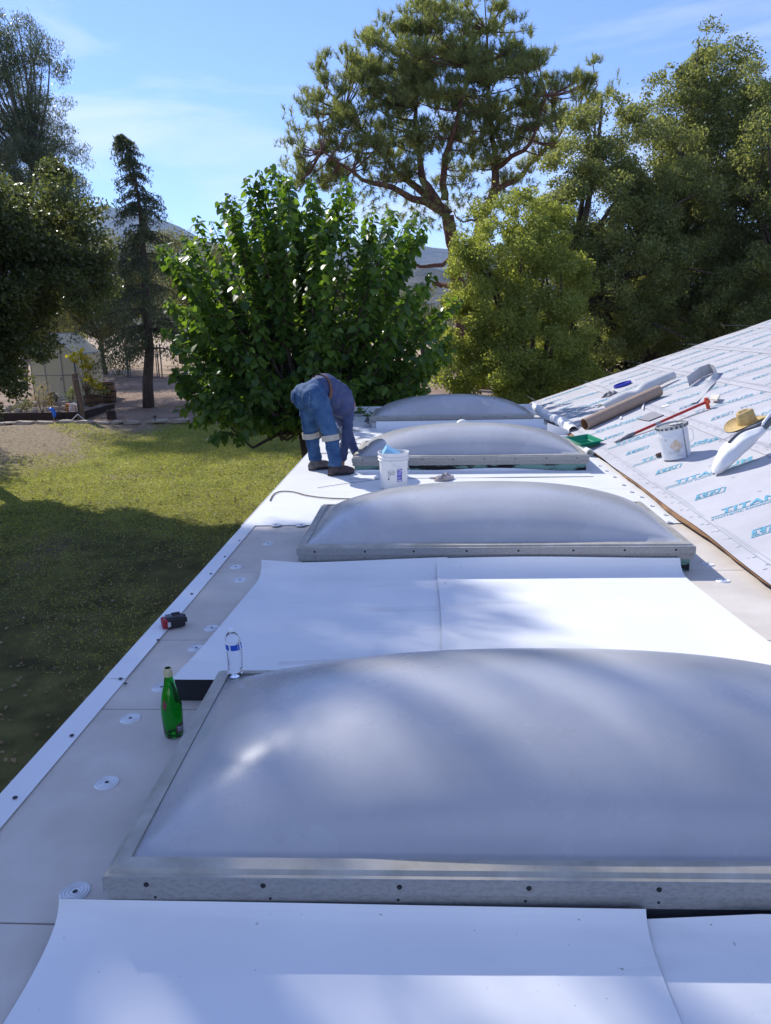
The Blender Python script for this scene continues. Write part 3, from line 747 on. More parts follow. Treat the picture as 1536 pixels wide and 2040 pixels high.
broadleaf('oak_tree', 'broad oak standing beyond the left edge of the lawn', (-11.6, 12.6, gz(12.6)),
    [around(-11.2, 12.6, 1.6, 2.4), around(-10.6, 13.8, 2.8, 1.9), around(-11.8, 11.4, 3.6, 2.2), around(-11.0, 12.2, 4.8, 2.1), around(-10.9, 13.4, 5.8, 1.7), around(-11.6, 12.6, 7.0, 1.7), around(-12.6, 10.4, 2.4, 2.0), around(-11.4, 10.6, 5.4, 1.7), around(-10.0, 13.0, 4.2, 1.5), around(-10.4, 11.6, 3.0, 1.6)],
    19, 0.42, 115000, 0.12, 0.075, OAK_DARK, 34, trunk_r=0.3, fork_h=2.6, droop=0.5)

broadleaf('added_shade_tree', 'leafy elm between the two outer trees beyond the left edge', (-12.2, 15.2, gz(15.2)),
    [around(-11.2, 14.0, 4.5, 1.5), around(-11.6, 15.9, 4.6, 1.6), around(-10.8, 12.4, 4.6, 1.3), around(-12.2, 14.8, 6.0, 1.8), around(-12.6, 16.6, 5.6, 1.7), around(-12.0, 17.4, 4.4, 1.4)],
    20, 0.40, 70000, 0.11, 0.07, OAK_DARK, 36, trunk_r=0.25, fork_h=3.5, droop=0.5)  # unseen tree, added only to block sun from the near lawn

# --- middle distance
broadleaf('pepper_tree', 'soft grey-green tree behind the small conifer', gp(215, 44),
    blobs_from_px([(215, 520, 70, 44), (160, 560, 80, 43), (280, 540, 60, 45), (190, 620, 70, 42), (260, 630, 70, 43), (120, 640, 60, 42), (330, 560, 60, 46)]),
    5, 0.6, 42000, 0.15, 0.06, GREY_LEAF, 41, droop=0.9, trunk_r=0.2, group='trees beyond the garden')
broadleaf('pepper_tree', 'grey-green tree half hidden behind the left of the mulberry', gp(370, 52),
    blobs_from_px([(345, 500, 45, 52), (390, 530, 60, 52), (420, 590, 70, 51), (340, 600, 70, 52), (470, 540, 60, 53), (395, 650, 55, 50)]),
    5, 0.6, 30000, 0.17, 0.07, GREY_LEAF, 42, droop=0.9, trunk_r=0.2, group='trees beyond the garden')
broadleaf('pepper_tree', 'pale olive tree seen through the gap under the pine', gp(850, 46),
    blobs_from_px([(850, 620, 55, 46), (800, 640, 60, 46), (895, 660, 60, 46), (760, 600, 55, 47), (700, 620, 70, 47), (610, 600, 80, 48), (530, 580, 80, 48)]),
    5, 0.6, 36000, 0.15, 0.07, GREY_LEAF, 43, droop=0.5, trunk_r=0.2, group='trees beyond the garden')
for i, (u, y, h, lab) in enumerate(((-120, 60, 90, 'grey scrub tree far behind the greenhouse'), (40, 58, 75, 'low scrub tree over the greenhouse roof'), (480, 70, 60, 'far scrub tree left of the mulberry trunk'), (640, 66, 60, 'far scrub tree behind the bending worker'), (980, 60, 90, 'far scrub tree behind the bright oak'))):
    broadleaf('scrub_tree', lab, gp(u, y), blobs_from_px([(u, 640, h*0.8, y), (u-60, 660, h*0.7, y+1), (u+70, 655, h*0.7, y-1), (u+20, 600, h*0.55, y)]),
        3, 0.8, 14000, 0.24, 0.12, GREY_LEAF, 50+i, trunk_r=0.2, group='scrub beyond the garden')
for i, (u, y, h, lab) in enumerate(((-300, 24, 110, 'oak beyond the greenhouse outside the left edge'), (120, 50, 60, 'yellow-green tree behind the greenhouse roof'))):
    broadleaf('oak_tree', lab, gp(u, y), blobs_from_px([(u, 560, h, y), (u-60, 620, h*0.9, y), (u+50, 620, h*0.9, y), (u, 680, h*0.7, y), (u-20, 470, h*0.7, y)]),
        8, 0.5, 24000, 0.13, 0.08, OAK_OLIVE, 60+i, trunk_r=0.2)

# --- small conifer with a leaning thin top
def conifer():
    r = np.random.default_rng(71); y0 = 29.4
    base = Vector(gp(296, y0)); base.z = gz(y0)
    T = thing('conifer_tree', 'slender dark conifer with a bent tip and bare lower trunk on the dirt', 'tree', base)
    ax = [(296, 812), (294, 760), (298, 700), (292, 620), (288, 540), (284, 470), (279, 420), (272, 370), (262, 320), (250, 285), (238, 268)]
    A = [ony(u, v, y0) for u, v in ax]; A[0].z = base.z-0.1
    rad = [0.24, 0.20, 0.18, 0.15, 0.12, 0.09, 0.07, 0.05, 0.035, 0.02, 0.01]
    mb = MB(); mb.tube(A, rad, 9)
    P = []
    def axis(t):
        f = t*(len(A)-1); i = min(int(f), len(A)-2); return A[i].lerp(A[i+1], f-i)
    for k in range(170):
        t = r.uniform(0.20, 1.0) if k < 120 else r.uniform(0.5, 1.0); o = axis(t); az = r.uniform(0, 6.283)
        ln = np.interp(t, [0.2, 0.3, 0.42, 0.5, 0.6, 0.7, 0.8, 0.92, 1.0], [2.6, 2.6, 2.0, 1.1, 1.25, 0.8, 0.75, 0.5, 0.2])*r.uniform(0.55, 1.1)
        if 0.62 < t < 0.9 and math.cos(az) > 0.3 and r.uniform() < 0.55: ln *= 0.45
        d = Vector((math.cos(az), math.sin(az), 0)); pts = []
        for s_ in np.linspace(0, 1, 6): pts.append(o+d*ln*s_+Vector((0, 0, 0.12*ln*s_-0.45*ln*s_*s_)))
        mb.tube(pts, [0.03*(1-s_)*(1.2-t)+0.006 for s_ in np.linspace(0, 1, 6)], 4, cap=False)
        n = int((230 if t < 0.5 else 120)*ln)
        s_ = r.uniform(0.12, 1, n); q = np.array([list(p) for p in pts])
        c = np.stack([np.interp(s_, np.linspace(0, 1, 6), q[:, j]) for j in range(3)], 1)
        off = r.normal(size=(n, 3))*np.array([0.11, 0.11, 0.07])*(0.5+ln*0.35)*(1.0 if t < 0.5 else 0.62); off[:, 2] -= np.abs(r.normal(size=n))*0.12*ln**0.5
        P.append(c+off)
    P = np.concatenate(P)
    V, F = leaves(P, 0.14, 0.035, r, up=0.0, droop=1.2); np_mesh('crown', V, F, DEODAR, T, loc=base)
    mb.build('trunk', BARK, T, smooth=True)
conifer()

# --- big pine
def pine():
    r = np.random.default_rng(81); Y = 33.0
    base = Vector(gp(925, Y)); base.z = gz(Y)
    T = thing('pine_tree', 'big spreading pine with reddish forked trunk against the sky', 'tree', base)
    NEED = leafmat('pine_needles', (0.125, 0.16, 0.055), (0.34, 0.37, 0.14), 0.55, 0.5, 0.3)
    def q(u, v, dy=0): return ony(u, v, Y+dy)
    mb = MB(); B = Vector((base.x, Y, base.z-0.3))
    def limb(pts, rr): 
        P = [x if isinstance(x, Vector) else q(*x) for x in pts]; D = []
        for i in range(len(P)-1):
            for t in np.linspace(0, 1, 4, endpoint=False): D.append(P[i].lerp(P[i+1], t)+Vector(r.normal(size=3))*0.04)
        D.append(P[-1]); mb.tube(D, list(np.linspace(rr[0], rr[1], len(D))), 8, cap=False); return D
    seg = []
    limb([B, (918, 600), (905, 500), (892, 430)], (0.34, 0.26))
    seg += limb([(892, 430), (860, 385), (835, 330), (825, 240, .5), (840, 120, 1)], (0.22, 0.04))
    seg += limb([(888, 425), (800, 385, -1), (720, 355, -1.5), (640, 300, -2)], (0.18, 0.03))
    seg += limb([(880, 420), (790, 340, 1), (720, 260, 1.5), (650, 180, 2)], (0.17, 0.03))
    seg += limb([(885, 400), (880, 330), (905, 250, -1), (940, 130, -1)], (0.17, 0.04))
    limb([B+Vector((0.9, 0.4, 0)), (940, 560, .4), (955, 450, .4), (985, 380, .4)], (0.25, 0.2))
    seg += limb([(985, 380, .4), (985, 310, .4), (975, 230, .4), (970, 60, .4)], (0.18, 0.04))
    seg += limb([(985, 380, .4), (1040, 350, 1), (1110, 270, 1.5), (1190, 170, 2)], (0.15, 0.03))
    seg += limb([(985, 340, .4), (1060, 280, -1), (1090, 190, -1.5)], (0.11, 0.03))
    seg += limb([(905, 520), (860, 530, -1), (820, 528, -1.5)], (0.10, 0.05))
    seg += limb([(912, 575), (880, 566, .5), (862, 564, .6)], (0.13, 0.10))
    for a, b in (((950, 440, .4), (900, 420, 1)), ((960, 430, .4), (930, 400, 0))): limb([a, ((a[0]+b[0])/2, (a[1]+b[1])/2+12), b], (0.05, 0.02))
    blobs = blobs_from_px([(840, 110, 100, Y), (950, 95, 95, Y), (770, 150, 85, Y), (700, 215, 85, Y), (640, 290, 62, Y), (610, 340, 42, Y), (870, 200, 110, Y), (990, 190, 90, Y), (1060, 230, 85, Y), (1130, 205, 55, Y), (1190, 165, 42, Y), (780, 280, 90, Y), (900, 300, 70, Y), (1020, 310, 60, Y), (1100, 300, 45, Y), (700, 330, 62, Y), (640, 130, 26, Y), (650, 200, 45, Y), (720, 120, 40, Y), (580, 290, 22, Y), (840, 60, 60, Y), (1040, 120, 40, Y), (980, 50, 45, Y)])
    C, R = lumps(blobs, 8.6, 0.47, r, 0.28)
    segA = np.array([list(s_) for s_ in seg])
    tips, dirs = [], []
    for c, rad in zip(C, R):
        j = np.argmin(((segA-c)**2).sum(1)+np.abs(segA[:, 2]-c[2])*0.5); a = Vector(segA[j]); t = Vector(c)
        mid = a.lerp(t, 0.5)+Vector((0, 0, -0.12*(t-a).length))
        pts = [a*(1-s_)**2+mid*2*s_*(1-s_)+t*s_*s_ for s_ in np.linspace(0, 1, 5)]
        if (t-a).length > 0.3: mb.tube(pts, [0.035, 0.03, 0.025, 0.02, 0.012], 4, cap=False)
        k = max(5, int(24*rad)); d = unit(k, r); d[:, 2] = np.abs(d[:, 2])*0.8-0.1
        for e in range(k):
            tips.append(c+d[e]*rad*np.array((1, 1, 0.75))*r.uniform(0.3, 1)); v = d[e]*0.6+np.array((0, 0, 0.9)); dirs.append(v/np.linalg.norm(v))
    # wispy lower needles and a few spikes above the outline
    for (u, v) in ((640, 95), (615, 205), (575, 200), (730, 45), (790, 30), (855, 15), (930, 15), (985, 20), (1005, 40), (1050, 110), (1110, 160), (1150, 130), (1225, 140), (1175, 140), (700, 100), (570, 250), (565, 310), (600, 300)):
        for e in range(7): tips.append(np.array(q(u+r.normal()*7, v+r.uniform(0, 45), r.normal()*0.4))); dirs.append(np.array((r.normal()*0.2, r.normal()*0.2, 1.0)))
    for e in range(330):
        u = r.uniform(690, 1090); tips.append(np.array(q(u, r.uniform(370, 470)-30*abs(u-900)/200, r.normal()*1.5))); dirs.append(np.array((r.normal()*0.4, r.normal()*0.4, -0.6)))
    tips = np.array(tips); dirs = np.array(dirs); nt, K = len(tips), 26
    N = nt*K; ti = np.repeat(tips, K, 0); di = np.repeat(dirs, K, 0)
    nd = di*0.85+unit(N, r)*0.85; nd /= np.linalg.norm(nd, axis=1, keepdims=True)
    o = ti-di*r.uniform(0, 0.28, (N, 1)); sd_ = np.cross(nd, unit(N, r)); sd_ /= np.linalg.norm(sd_, axis=1, keepdims=True)
    Ln = r.uniform(0.17, 0.30, (N, 1)); V = np.empty((N, 3, 3)); V[:, 0] = o-sd_*0.012; V[:, 1] = o+sd_*0.012; V[:, 2] = o+nd*Ln
    np_mesh('crown', V.reshape(-1, 3), np.arange(3*N).reshape(-1, 3), NEED, T, loc=base)
    mb.build('trunk', BARK_RED, T, smooth=True)
    return N
pine()

# --- mulberry in front: long shoots with big drooping heart-shaped leaves
def mulberry():
    r = np.random.default_rng(91); Y = 15.2
    base = Vector(gp(608, Y)); base.z = gz(Y)
    T = thing('mulberry_tree', 'leafy green mulberry with long upright shoots behind the bending worker', 'tree', base)
    LM = leafmat('mulberry_leaf', (0.045, 0.105, 0.018), (0.165, 0.265, 0.045), 0.52, 0.34, 0.5, tint=(1.55, 1.5, 0.6))
    mb = MB(); head = Vector((base.x, Y, base.z+1.6))
    mb.tube([base-Vector((0, 0, 0.2)), base+Vector((0.03, 0, 0.6)), base+Vector((0, 0.05, 1.1)), head], [0.16, 0.13, 0.13, 0.17], 10)
    tips = [(490, 352), (548, 326), (560, 345), (620, 350), (690, 352), (672, 380), (388, 432), (420, 440), (455, 400), (325, 485), (312, 490), (345, 520), (330, 600), (322, 655), (360, 650), (375, 720), (385, 795), (440, 800), (480, 815), (520, 830), (548, 842), (580, 835), (745, 410), (780, 425), (850, 432), (835, 470), (862, 545), (850, 600), (885, 615), (905, 690), (890, 640), (600, 420), (520, 430), (640, 400), (730, 470), (560, 440), (660, 450), (800, 500), (420, 520), (470, 470)]
    shoots = []
    for u, v in tips:
        shoots.append((ony(u, v, Y+r.uniform(-1.3, 1.3)), 2.0))
        for e in range(2): shoots.append((ony(u*0.93+610*0.07+r.normal()*24, v*0.93+600*0.07+r.normal()*24, Y+r.uniform(-1.6, 1.6)), 1.0))
    for k in range(230):
        a, b = r.uniform(0, 6.283), r.uniform(-0.14, 0.95)
        ln = r.uniform(1.6, 3.05)*(0.9 if b > 0 else 0.88)
        ce = math.sqrt(max(0, 1-b*b)); c = head+Vector((0.0, 0.0, 0.4))
        shoots.append((c+Vector((math.cos(a)*ce*ln*1.05, math.sin(a)*ce*ln*0.85, b*ln*0.92)), 1.0))
    heart = np.array([(0, 0, 0), (0.30, -0.06, 0.03), (0.47, 0.22, 0.05), (0.36, 0.58, 0.02), (0.0, 1.02, -0.10), (-0.36, 0.58, 0.02), (-0.47, 0.22, 0.05), (-0.30, -0.06, 0.03), (0, 0.42, -0.035)])
    HF = [(8, 0, 1), (8, 1, 2), (8, 2, 3), (8, 3, 4), (8, 4, 5), (8, 5, 6), (8, 6, 7), (8, 7, 0)]
    mats_ = []
    for tip, _ in shoots:
        # limbs out of the pollard head, then shoots bending up towards the tip
        d0 = (tip-head); fr_ = r.uniform(0.25, 0.42) if _ > 1 else r.uniform(0.3, 0.68); hub = head+Vector((d0.x*fr_, d0.y*fr_, d0.z*fr_*0.75+0.12*d0.length*fr_*(d0.z < 0.5)))+Vector(r.normal(size=3))*0.16; hor = Vector((d0.x, d0.y, 0))
        mid = hub.lerp(tip, 0.5)+hor*0.10+Vector((0, 0, 0.22*d0.length*(0.35 if d0.z > 1.2 else 1.0)))
        n = 9; pts = [hub*(1-s_)**2+mid*2*s_*(1-s_)+tip*s_*s_ for s_ in np.linspace(0, 1, n)]
        lm_ = head.lerp(hub, 0.5)+Vector((0, 0, 0.10*(hub-head).length)); mb.tube([head, lm_, hub], [0.05, 0.038, 0.026], 5, cap=False); mb.tube(pts, list(np.linspace(0.024, 0.005, n)), 4, cap=False)
        L = sum((pts[i+1]-pts[i]).length for i in range(n-1)); k = int(L/0.026); side = r.uniform(0, 6)
        for j in range(k):
            t = 0.12+0.88*(j+r.uniform(0, 1))/k; f = t*(n-1); i = min(int(f), n-2); p = pts[i].lerp(pts[i+1], f-i); ax = (pts[i+1]-pts[i]).normalized()
            side += 2.4+r.normal()*0.4
            a = ax.cross(Vector((0.3, 0.1, 1))).normalized(); b = ax.cross(a); out = a*math.cos(side)+b*math.sin(side)
            out = (out+ax*0.35).normalized()
            sz = r.uniform(0.07, 0.20)*(1.0-0.35*max(0, t-0.85)/0.15)
            dr = (out*r.uniform(0.45, 0.9)+Vector((0, 0, -1))*r.uniform(0.25, 0.95)).normalized()   # blade direction: out and down
            nr = (Vector((out.x, out.y, 0))*0.55+Vector((0, 0, 1))+Vector(r.normal(size=3))*0.35); nr = (nr-dr*nr.dot(dr)).normalized(); sx = dr.cross(nr)
            o = p+out*sz*0.45
            mats_.append((o, sx*sz, dr*sz, nr*sz))
    OO = np.array([[list(x) for x in q] for q in mats_])          # n,4,3
    n = len(OO); eye = np.array(EYE)
    # the 300 leaves nearest the camera and on the outside are single pieces
    dist = np.linalg.norm(OO[:, 0]-eye, axis=1); order = np.argsort(dist); single = order[:300]; rest = order[300:]
    Q = OO[rest]; V = Q[:, None, 0]+heart[None, :, 0:1]*Q[:, None, 1]+heart[None, :, 1:2]*Q[:, None, 2]+heart[None, :, 2:3]*Q[:, None, 3]
    F = (np.array(HF)[None]+9*np.arange(len(Q))[:, None, None]).reshape(-1, 3)
    np_mesh('crown', V.reshape(-1, 3), F, LM, T, loc=base)
    me = bpy.data.meshes.new('leaf'); me.from_pydata([tuple(x) for x in heart], [], HF); me.materials.append(LM)
    for i in single:
        o, sx, dr, nr = [Vector(x) for x in OO[i]]
        ob = bpy.data.objects.new('leaf', me); COL.objects.link(ob); ob.parent = T
        ob.matrix_local = Matrix(((sx.x, dr.x, nr.x, o.x-base.x), (sx.y, dr.y, nr.y, o.y-base.y), (sx.z, dr.z, nr.z, o.z-base.z), (0, 0, 0, 1)))
    mb.build('trunk', BARK, T, smooth=True)
    return n
mulberry()

# --- grass on the lawn
def grass():
    r = np.random.default_rng(101); GM = leafmat('grass_blade', (0.22, 0.25, 0.055), (0.50, 0.51, 0.16), 0.45, 0.6, 0.2)
    n = 420000; x = r.uniform(-15, -1.9, n); y = 3+23*r.uniform(0, 1, n)
    keep = y < np.array(26.0-np.maximum(0, x+8)*0.45)
    k = r.uniform(0.15, 0.9, (14, 2)); ph = r.uniform(0, 6.3, 14)
    fld = sum(np.sin(k[i, 0]*x*2+k[i, 1]*y*2+ph[i])/(1+0.15*i) for i in range(14))/4
    far_left = np.clip(0.06*y-0.25*x-3.75, -0.15, 0.6)
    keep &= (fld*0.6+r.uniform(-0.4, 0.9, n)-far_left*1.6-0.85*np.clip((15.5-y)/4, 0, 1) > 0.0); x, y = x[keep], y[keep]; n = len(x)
    z = np.interp(y, GY, GZ)+0.05*np.sin(x*0.7+y*0.31)*np.cos(y*0.53-x*0.2)
    o = np.stack([x, y, z-0.01], 1); a = r.uniform(0, 6.283, n); h = r.uniform(0.018, 0.045, n)*(0.8+0.015*y)
    wv = np.stack([np.cos(a), np.sin(a), 0*a], 1)*(0.006+0.0006*y)[:, None]; lean = r.normal(size=(n, 2))*0.045
    tip = o+np.stack([lean[:, 0], lean[:, 1], h], 1)
    V = np.empty((n, 3, 3)); V[:, 0] = o-wv; V[:, 1] = o+wv; V[:, 2] = tip
    g = np_mesh('grass', V.reshape(-1, 3), np.arange(3*n).reshape(-1, 3), GM, None)
    g['label'] = 'patchy short lawn grass beside the house'
    r = np.random.default_rng(102); n = 9000; x = r.uniform(-15, -1.9, n); y = 3+34*r.uniform(0, 1, n)
    C = np.stack([x, y, np.interp(y, GY, GZ)+0.05*np.sin(x*0.7+y*0.31)*np.cos(y*0.53-x*0.2)+0.035], 1)
    V, F = leaves(C, 0.06, 0.04, r, up=2.0)
    g = np_mesh('leaf_litter', V, F, leafmat('dry_leaf', (0.10, 0.06, 0.03), (0.36, 0.27, 0.17), 0.1, 0.8, 0.1), None); g['label'] = 'scattered dry fallen leaves on the lawn and dirt'
grass()

# ------------------------------------------------------------------ the garden at the far left
GM_GLASS = mat('milky_polycarbonate', (0.62, 0.60, 0.50), 0.35, trans=0.0, var=0.08, vscale=2.0)
def poly_mat():
    M = bpy.data.materials.new('twinwall_panel'); M.use_nodes = True; n, l = M.node_tree.nodes, M.node_tree.links
    n.clear(); out = n.new('ShaderNodeOutputMaterial'); a = n.new('ShaderNodeBsdfDiffuse'); b = n.new('ShaderNodeBsdfTranslucent'); g = n.new('ShaderNodeBsdfGlossy')
    a.inputs['Color'].default_value = (0.62, 0.60, 0.50, 1); b.inputs['Color'].default_value = (0.88, 0.85, 0.70, 1); g.inputs['Roughness'].default_value = 0.3
    m1 = n.new('ShaderNodeMixShader'); m1.inputs['Fac'].default_value = 0.55; l.new(a.outputs[0], m1.inputs[1]); l.new(b.outputs[0], m1.inputs[2])
    m2 = n.new('ShaderNodeMixShader'); m2.inputs['Fac'].default_value = 0.06; l.new(m1.outputs[0], m2.inputs[1]); l.new(g.outputs[0], m2.inputs[2]); l.new(m2.outputs[0], out.inputs['Surface']); return M
PANEL = poly_mat(); GREYP = mat('grey_paint_metal', (0.30, 0.30, 0.28), 0.5, metal=0.4)
WOOD = mat('weathered_wood', (0.12, 0.075, 0.045), 0.9, color2=(0.24, 0.16, 0.10), vscale=5, stretch=(8, 8, 1), bump=0.3, bscale=20)
WOOD_D = mat('dark_timber', (0.045, 0.026, 0.018), 0.9, var=0.2, vscale=4)
BARREL = mat('barrel_oak', (0.10, 0.055, 0.025), 0.85, color2=(0.25, 0.14, 0.055), vscale=7, stretch=(3, 3, 0.6))
RUST = mat('rusty_hoop', (0.07, 0.05, 0.04), 0.7, metal=0.4)
STONE = mat('sandstone', (0.30, 0.23, 0.165), 0.9, color2=(0.50, 0.42, 0.33), vscale=3.5, bump=0.6, bscale=9, bdist=0.03)
SOIL = mat('potting_soil', (0.03, 0.022, 0.016), 0.95, bump=0.6, bscale=40)
def greenhouse():
    y0 = 31.0; R_ = ony(148, 705, y0); top = ony(98, 666, y0); x0 = top.x; hw = R_.x-top.x; zb = gz(y0)-0.02
    T = thing('greenhouse', 'small gabled greenhouse of milky panels behind the raised bed', 'greenhouse', (x0, y0, zb))
    ze, zt = R_.z-zb, top.z-zb; D = 2.6
    def pane(name, q): 
        w = MB(); w.add(q, [(0, 1, 2, 3)] if len(q) == 4 else [tuple(range(len(q)))]); o = w.build(name, PANEL, T, world=False); solid(o, 0.008); return o
    dw = 0.36
    zd = ze+(zt-ze)*(1-dw/hw)
    pane('wall_panel', [(-hw, 0, 0), (-dw, 0, 0), (-dw, 0, zd), (-hw, 0, ze)]); pane('wall_panel', [(dw, 0, 0), (hw, 0, 0), (hw, 0, ze), (dw, 0, zd)])
    d = MB(); d.add([(-dw, -0.01, 0.04), (dw, -0.01, 0.04), (dw, -0.01, zd), (0, -0.01, zt), (-dw, -0.01, zd)], [(0, 1, 2, 3, 4)]); dd = d.build('door', PANEL, T, world=False); solid(dd, 0.008)
    h = MB(); h.box((dw-0.08, -0.04, 1.0), (0.03, 0.05, 0.14)); h.build('handle', GREYP, dd, world=False)
    for s_ in (-1, 1):
        for k in range(4):
            ya, yb = D*k/4, D*(k+1)/4
            pane('side_panel', [(s_*hw, ya, 0), (s_*hw, yb, 0), (s_*hw, yb, ze), (s_*hw, ya, ze)])
            pane('roof_panel', [(s_*(hw+0.05), ya, ze-0.04), (s_*(hw+0.05), yb, ze-0.04), (0, yb, zt+0.02), (0, ya, zt+0.02)])
    pane('wall_panel', [(-hw, D, 0), (hw, D, 0), (hw, D, ze), (0, D, zt), (-hw, D, ze)])
    f = MB()
    for a, b in (((-hw, 0, 0), (-hw, 0, ze)), ((hw, 0, 0), (hw, 0, ze)), ((-dw, -0.02, 0), (-dw, -0.02, zd)), ((dw, -0.02, 0), (dw, -0.02, zd)), ((-hw, 0, ze), (0, 0, zt)), ((hw, 0, ze), (0, 0, zt)), ((-hw, 0, 1.15), (hw, 0, 1.15)), ((-hw, 0, 0.03), (hw, 0, 0.03)), ((hw, D, 0), (hw, D, ze)), ((-hw, D, 0), (-hw, D, ze)), ((hw, 0, ze), (hw, D, ze)), ((-hw, 0, ze), (-hw, D, ze)), ((0, 0, zt+0.02), (0, D, zt+0.02))): f.tube([a, b], 0.022, 4)
    f.build('frame', GREYP, T, world=False)
greenhouse()
# shelf pot visible through the panel
def pot(name, label, x, y, z, r0, h, m_, cat='pot'):
    T = thing(name, label, cat, (x, y, z)); w = MB(); w.lathe([(0.0, 0), (r0*0.75, 0), (r0, h*0.9), (r0*1.08, h*0.9), (r0*1.08, h), (r0*0.92, h), (r0*0.9, h*0.88), (0, h*0.88)], 18); w.build('body', m_, T, smooth=True, sharp=40, world=False); return T
def barrel(label, u, v, y, r_, h, seed):
    p = ony(u, v, y); z = gz(y)
    T = thing('half_barrel', label, 'planter', (p.x, y, z), group='half barrel planters by the greenhouse')
    for k in range(18):
        a0, a1 = 2*math.pi*k/18+0.012, 2*math.pi*(k+1)/18-0.012; w = MB()
        def ring(rr, zz): return [(rr*math.cos(a0), rr*math.sin(a0), zz), (rr*math.cos(a1), rr*math.sin(a1), zz)]
        pts = ring(r_*0.84, 0)+ring(r_*0.94, h*0.35)+ring(r_, h*0.75)+ring(r_*1.01, h)+ring(r_*0.95, h)+ring(r_*0.93, h*0.7)
        w.add(pts, [(2*i, 2*i+1, 2*i+3, 2*i+2) for i in range(5)]); w.build('stave', BARREL, T, world=False)
    hp = MB()
    for zz, rr in ((0.1, 0.885), (0.42, 0.965), (0.86, 1.015)):
        hp.lathe([(r_*rr, h*zz), (r_*rr+0.006, h*zz), (r_*rr+0.008, h*zz+0.045), (r_*rr, h*zz+0.045)], 24)
    hp.build('hoop', RUST, T, world=False)
    so = MB(); so.lathe([(0, h*0.85), (r_*0.95, h*0.85)], 18); so.build('soil', SOIL, T, world=False)
    return T, p
B1, b1p = barrel('half barrel planter with yellow-leaved vine in front of the greenhouse', 186, 800, 29.6, 0.36, 0.50, 1)
B2, b2p = barrel('darker half barrel planter behind the first, empty at its rim', 216, 795, 30.8, 0.34, 0.52, 2)
B3, b3p = barrel('low third barrel half hidden behind the other two', 214, 785, 32.4, 0.32, 0.66, 3)
YL = leafmat('yellow_vine_leaf', (0.30, 0.30, 0.03), (0.75, 0.62, 0.06), 0.45, 0.5, 0.2, tint=(1.1, 1.1, 0.5))
def plant(name, label, pts, n, spread, L, Wd, lm, base, seed, stems=True, cat='plant', up=0.4):
    r = np.random.default_rng(seed); T = thing(name, label, cat, base); P = np.array([list(p) for p in pts])
    idx = r.integers(0, len(P), n); C = P[idx]+r.normal(size=(n, 3))*spread
    V, F = leaves(C, L, Wd, r, up=up, droop=0.3); np_mesh('foliage', V, F, lm, T, loc=base)
    if stems:
        mb = MB()
        for p in P: 
            q = Vector(base).lerp(Vector(p), 0.5)+Vector(r.normal(size=3))*0.05
            mb.tube([base, q, p], [0.015, 0.012, 0.006], 5, cap=False)
        mb.build('stem', WOOD, T)
    return T
y = 29.0
plant('grape_vine', 'yellow autumn vine climbing beside the greenhouse door post', [ony(u, v, y+dy) for u, v, dy in ((142, 712, 0), (150, 720, 0.1), (160, 708, .2), (168, 716, .1), (176, 732, .2), (172, 745, .1), (165, 728, 0), (180, 722, .2), (190, 765, .3), (200, 770, .3), (158, 700, .2), (178, 755, .2))], 330, 0.08, 0.13, 0.11, YL, tuple(ony(172, 790, y+.4)), 5)
plant('leafy_shrub', 'dark leafy shrub growing in the half barrel', [ony(u, v, 29.6) for u, v in ((178, 775), (186, 770), (194, 772), (200, 778), (172, 778), (210, 776))], 260, 0.10, 0.10, 0.06, OAK_DARK, (b1p.x, 29.6, gz(29.6)+0.42), 6)
plant('dry_bush', 'thin straw-coloured bush in the middle of the raised bed', [ony(u, v, 27.6) for u, v in ((78, 778), (86, 770), (92, 785), (70, 790), (98, 795), (84, 800), (64, 800), (104, 802))], 500, 0.12, 0.13, 0.02, leafmat('straw', (0.28, 0.22, 0.12), (0.5, 0.42, 0.26), 0.3, 0.7, 0.1), tuple(ony(84, 822, 27.4)), 7)
plant('grey_bush', 'low grey-green bush at the left of the raised bed', [ony(u, v, 27.4) for u, v in ((50, 808), (60, 812), (40, 814), (52, 800), (30, 812))], 320, 0.10, 0.10, 0.03, GREY_LEAF, tuple(ony(50, 824, 27.2)), 8)
plant('garden_plant', 'small green plant by the wooden post in the bed', [ony(u, v, 27.8) for u, v in ((142, 780), (148, 785), (138, 792), (150, 776))], 160, 0.07, 0.09, 0.05, OAK_BRIGHT, tuple(ony(144, 800, 27.6)), 9)
# raised bed boards
yb = 26.9; xa, xb = ony(-60, 830, yb).x, ony(172, 830, yb).x; zb = gz(yb)
T = thing('raised_bed', 'long raised garden bed edged with dark brown boards', 'garden bed', ((xa+xb)/2, yb, zb))
w = MB(); w.box(((xa+xb)/2, yb, zb+0.13), (xb-xa, 0.06, 0.30)); bevel(w.build('board', WOOD_D, T), 0.006, 1)
w = MB(); w.box((xb-0.03, yb+1.33, zb+0.16), (0.06, 2.6, 0.30)); bevel(w.build('board', WOOD_D, T), 0.006, 1)
w = MB(); rr = np.random.default_rng(12)
w.grid(lambda u, v: (xa+(xb-0.06-xa)*u, yb+0.04+2.6*v, zb+0.20+0.07*math.sin(u*29)*math.sin(v*9)+rr.normal()*0.02+0.07*v), 40, 14); w.build('soil', mat('bed_soil', (0.16, 0.12, 0.09), 0.95, color2=(0.34, 0.28, 0.22), vscale=6, bump=0.8, bscale=20, bdist=0.05), T, smooth=False)
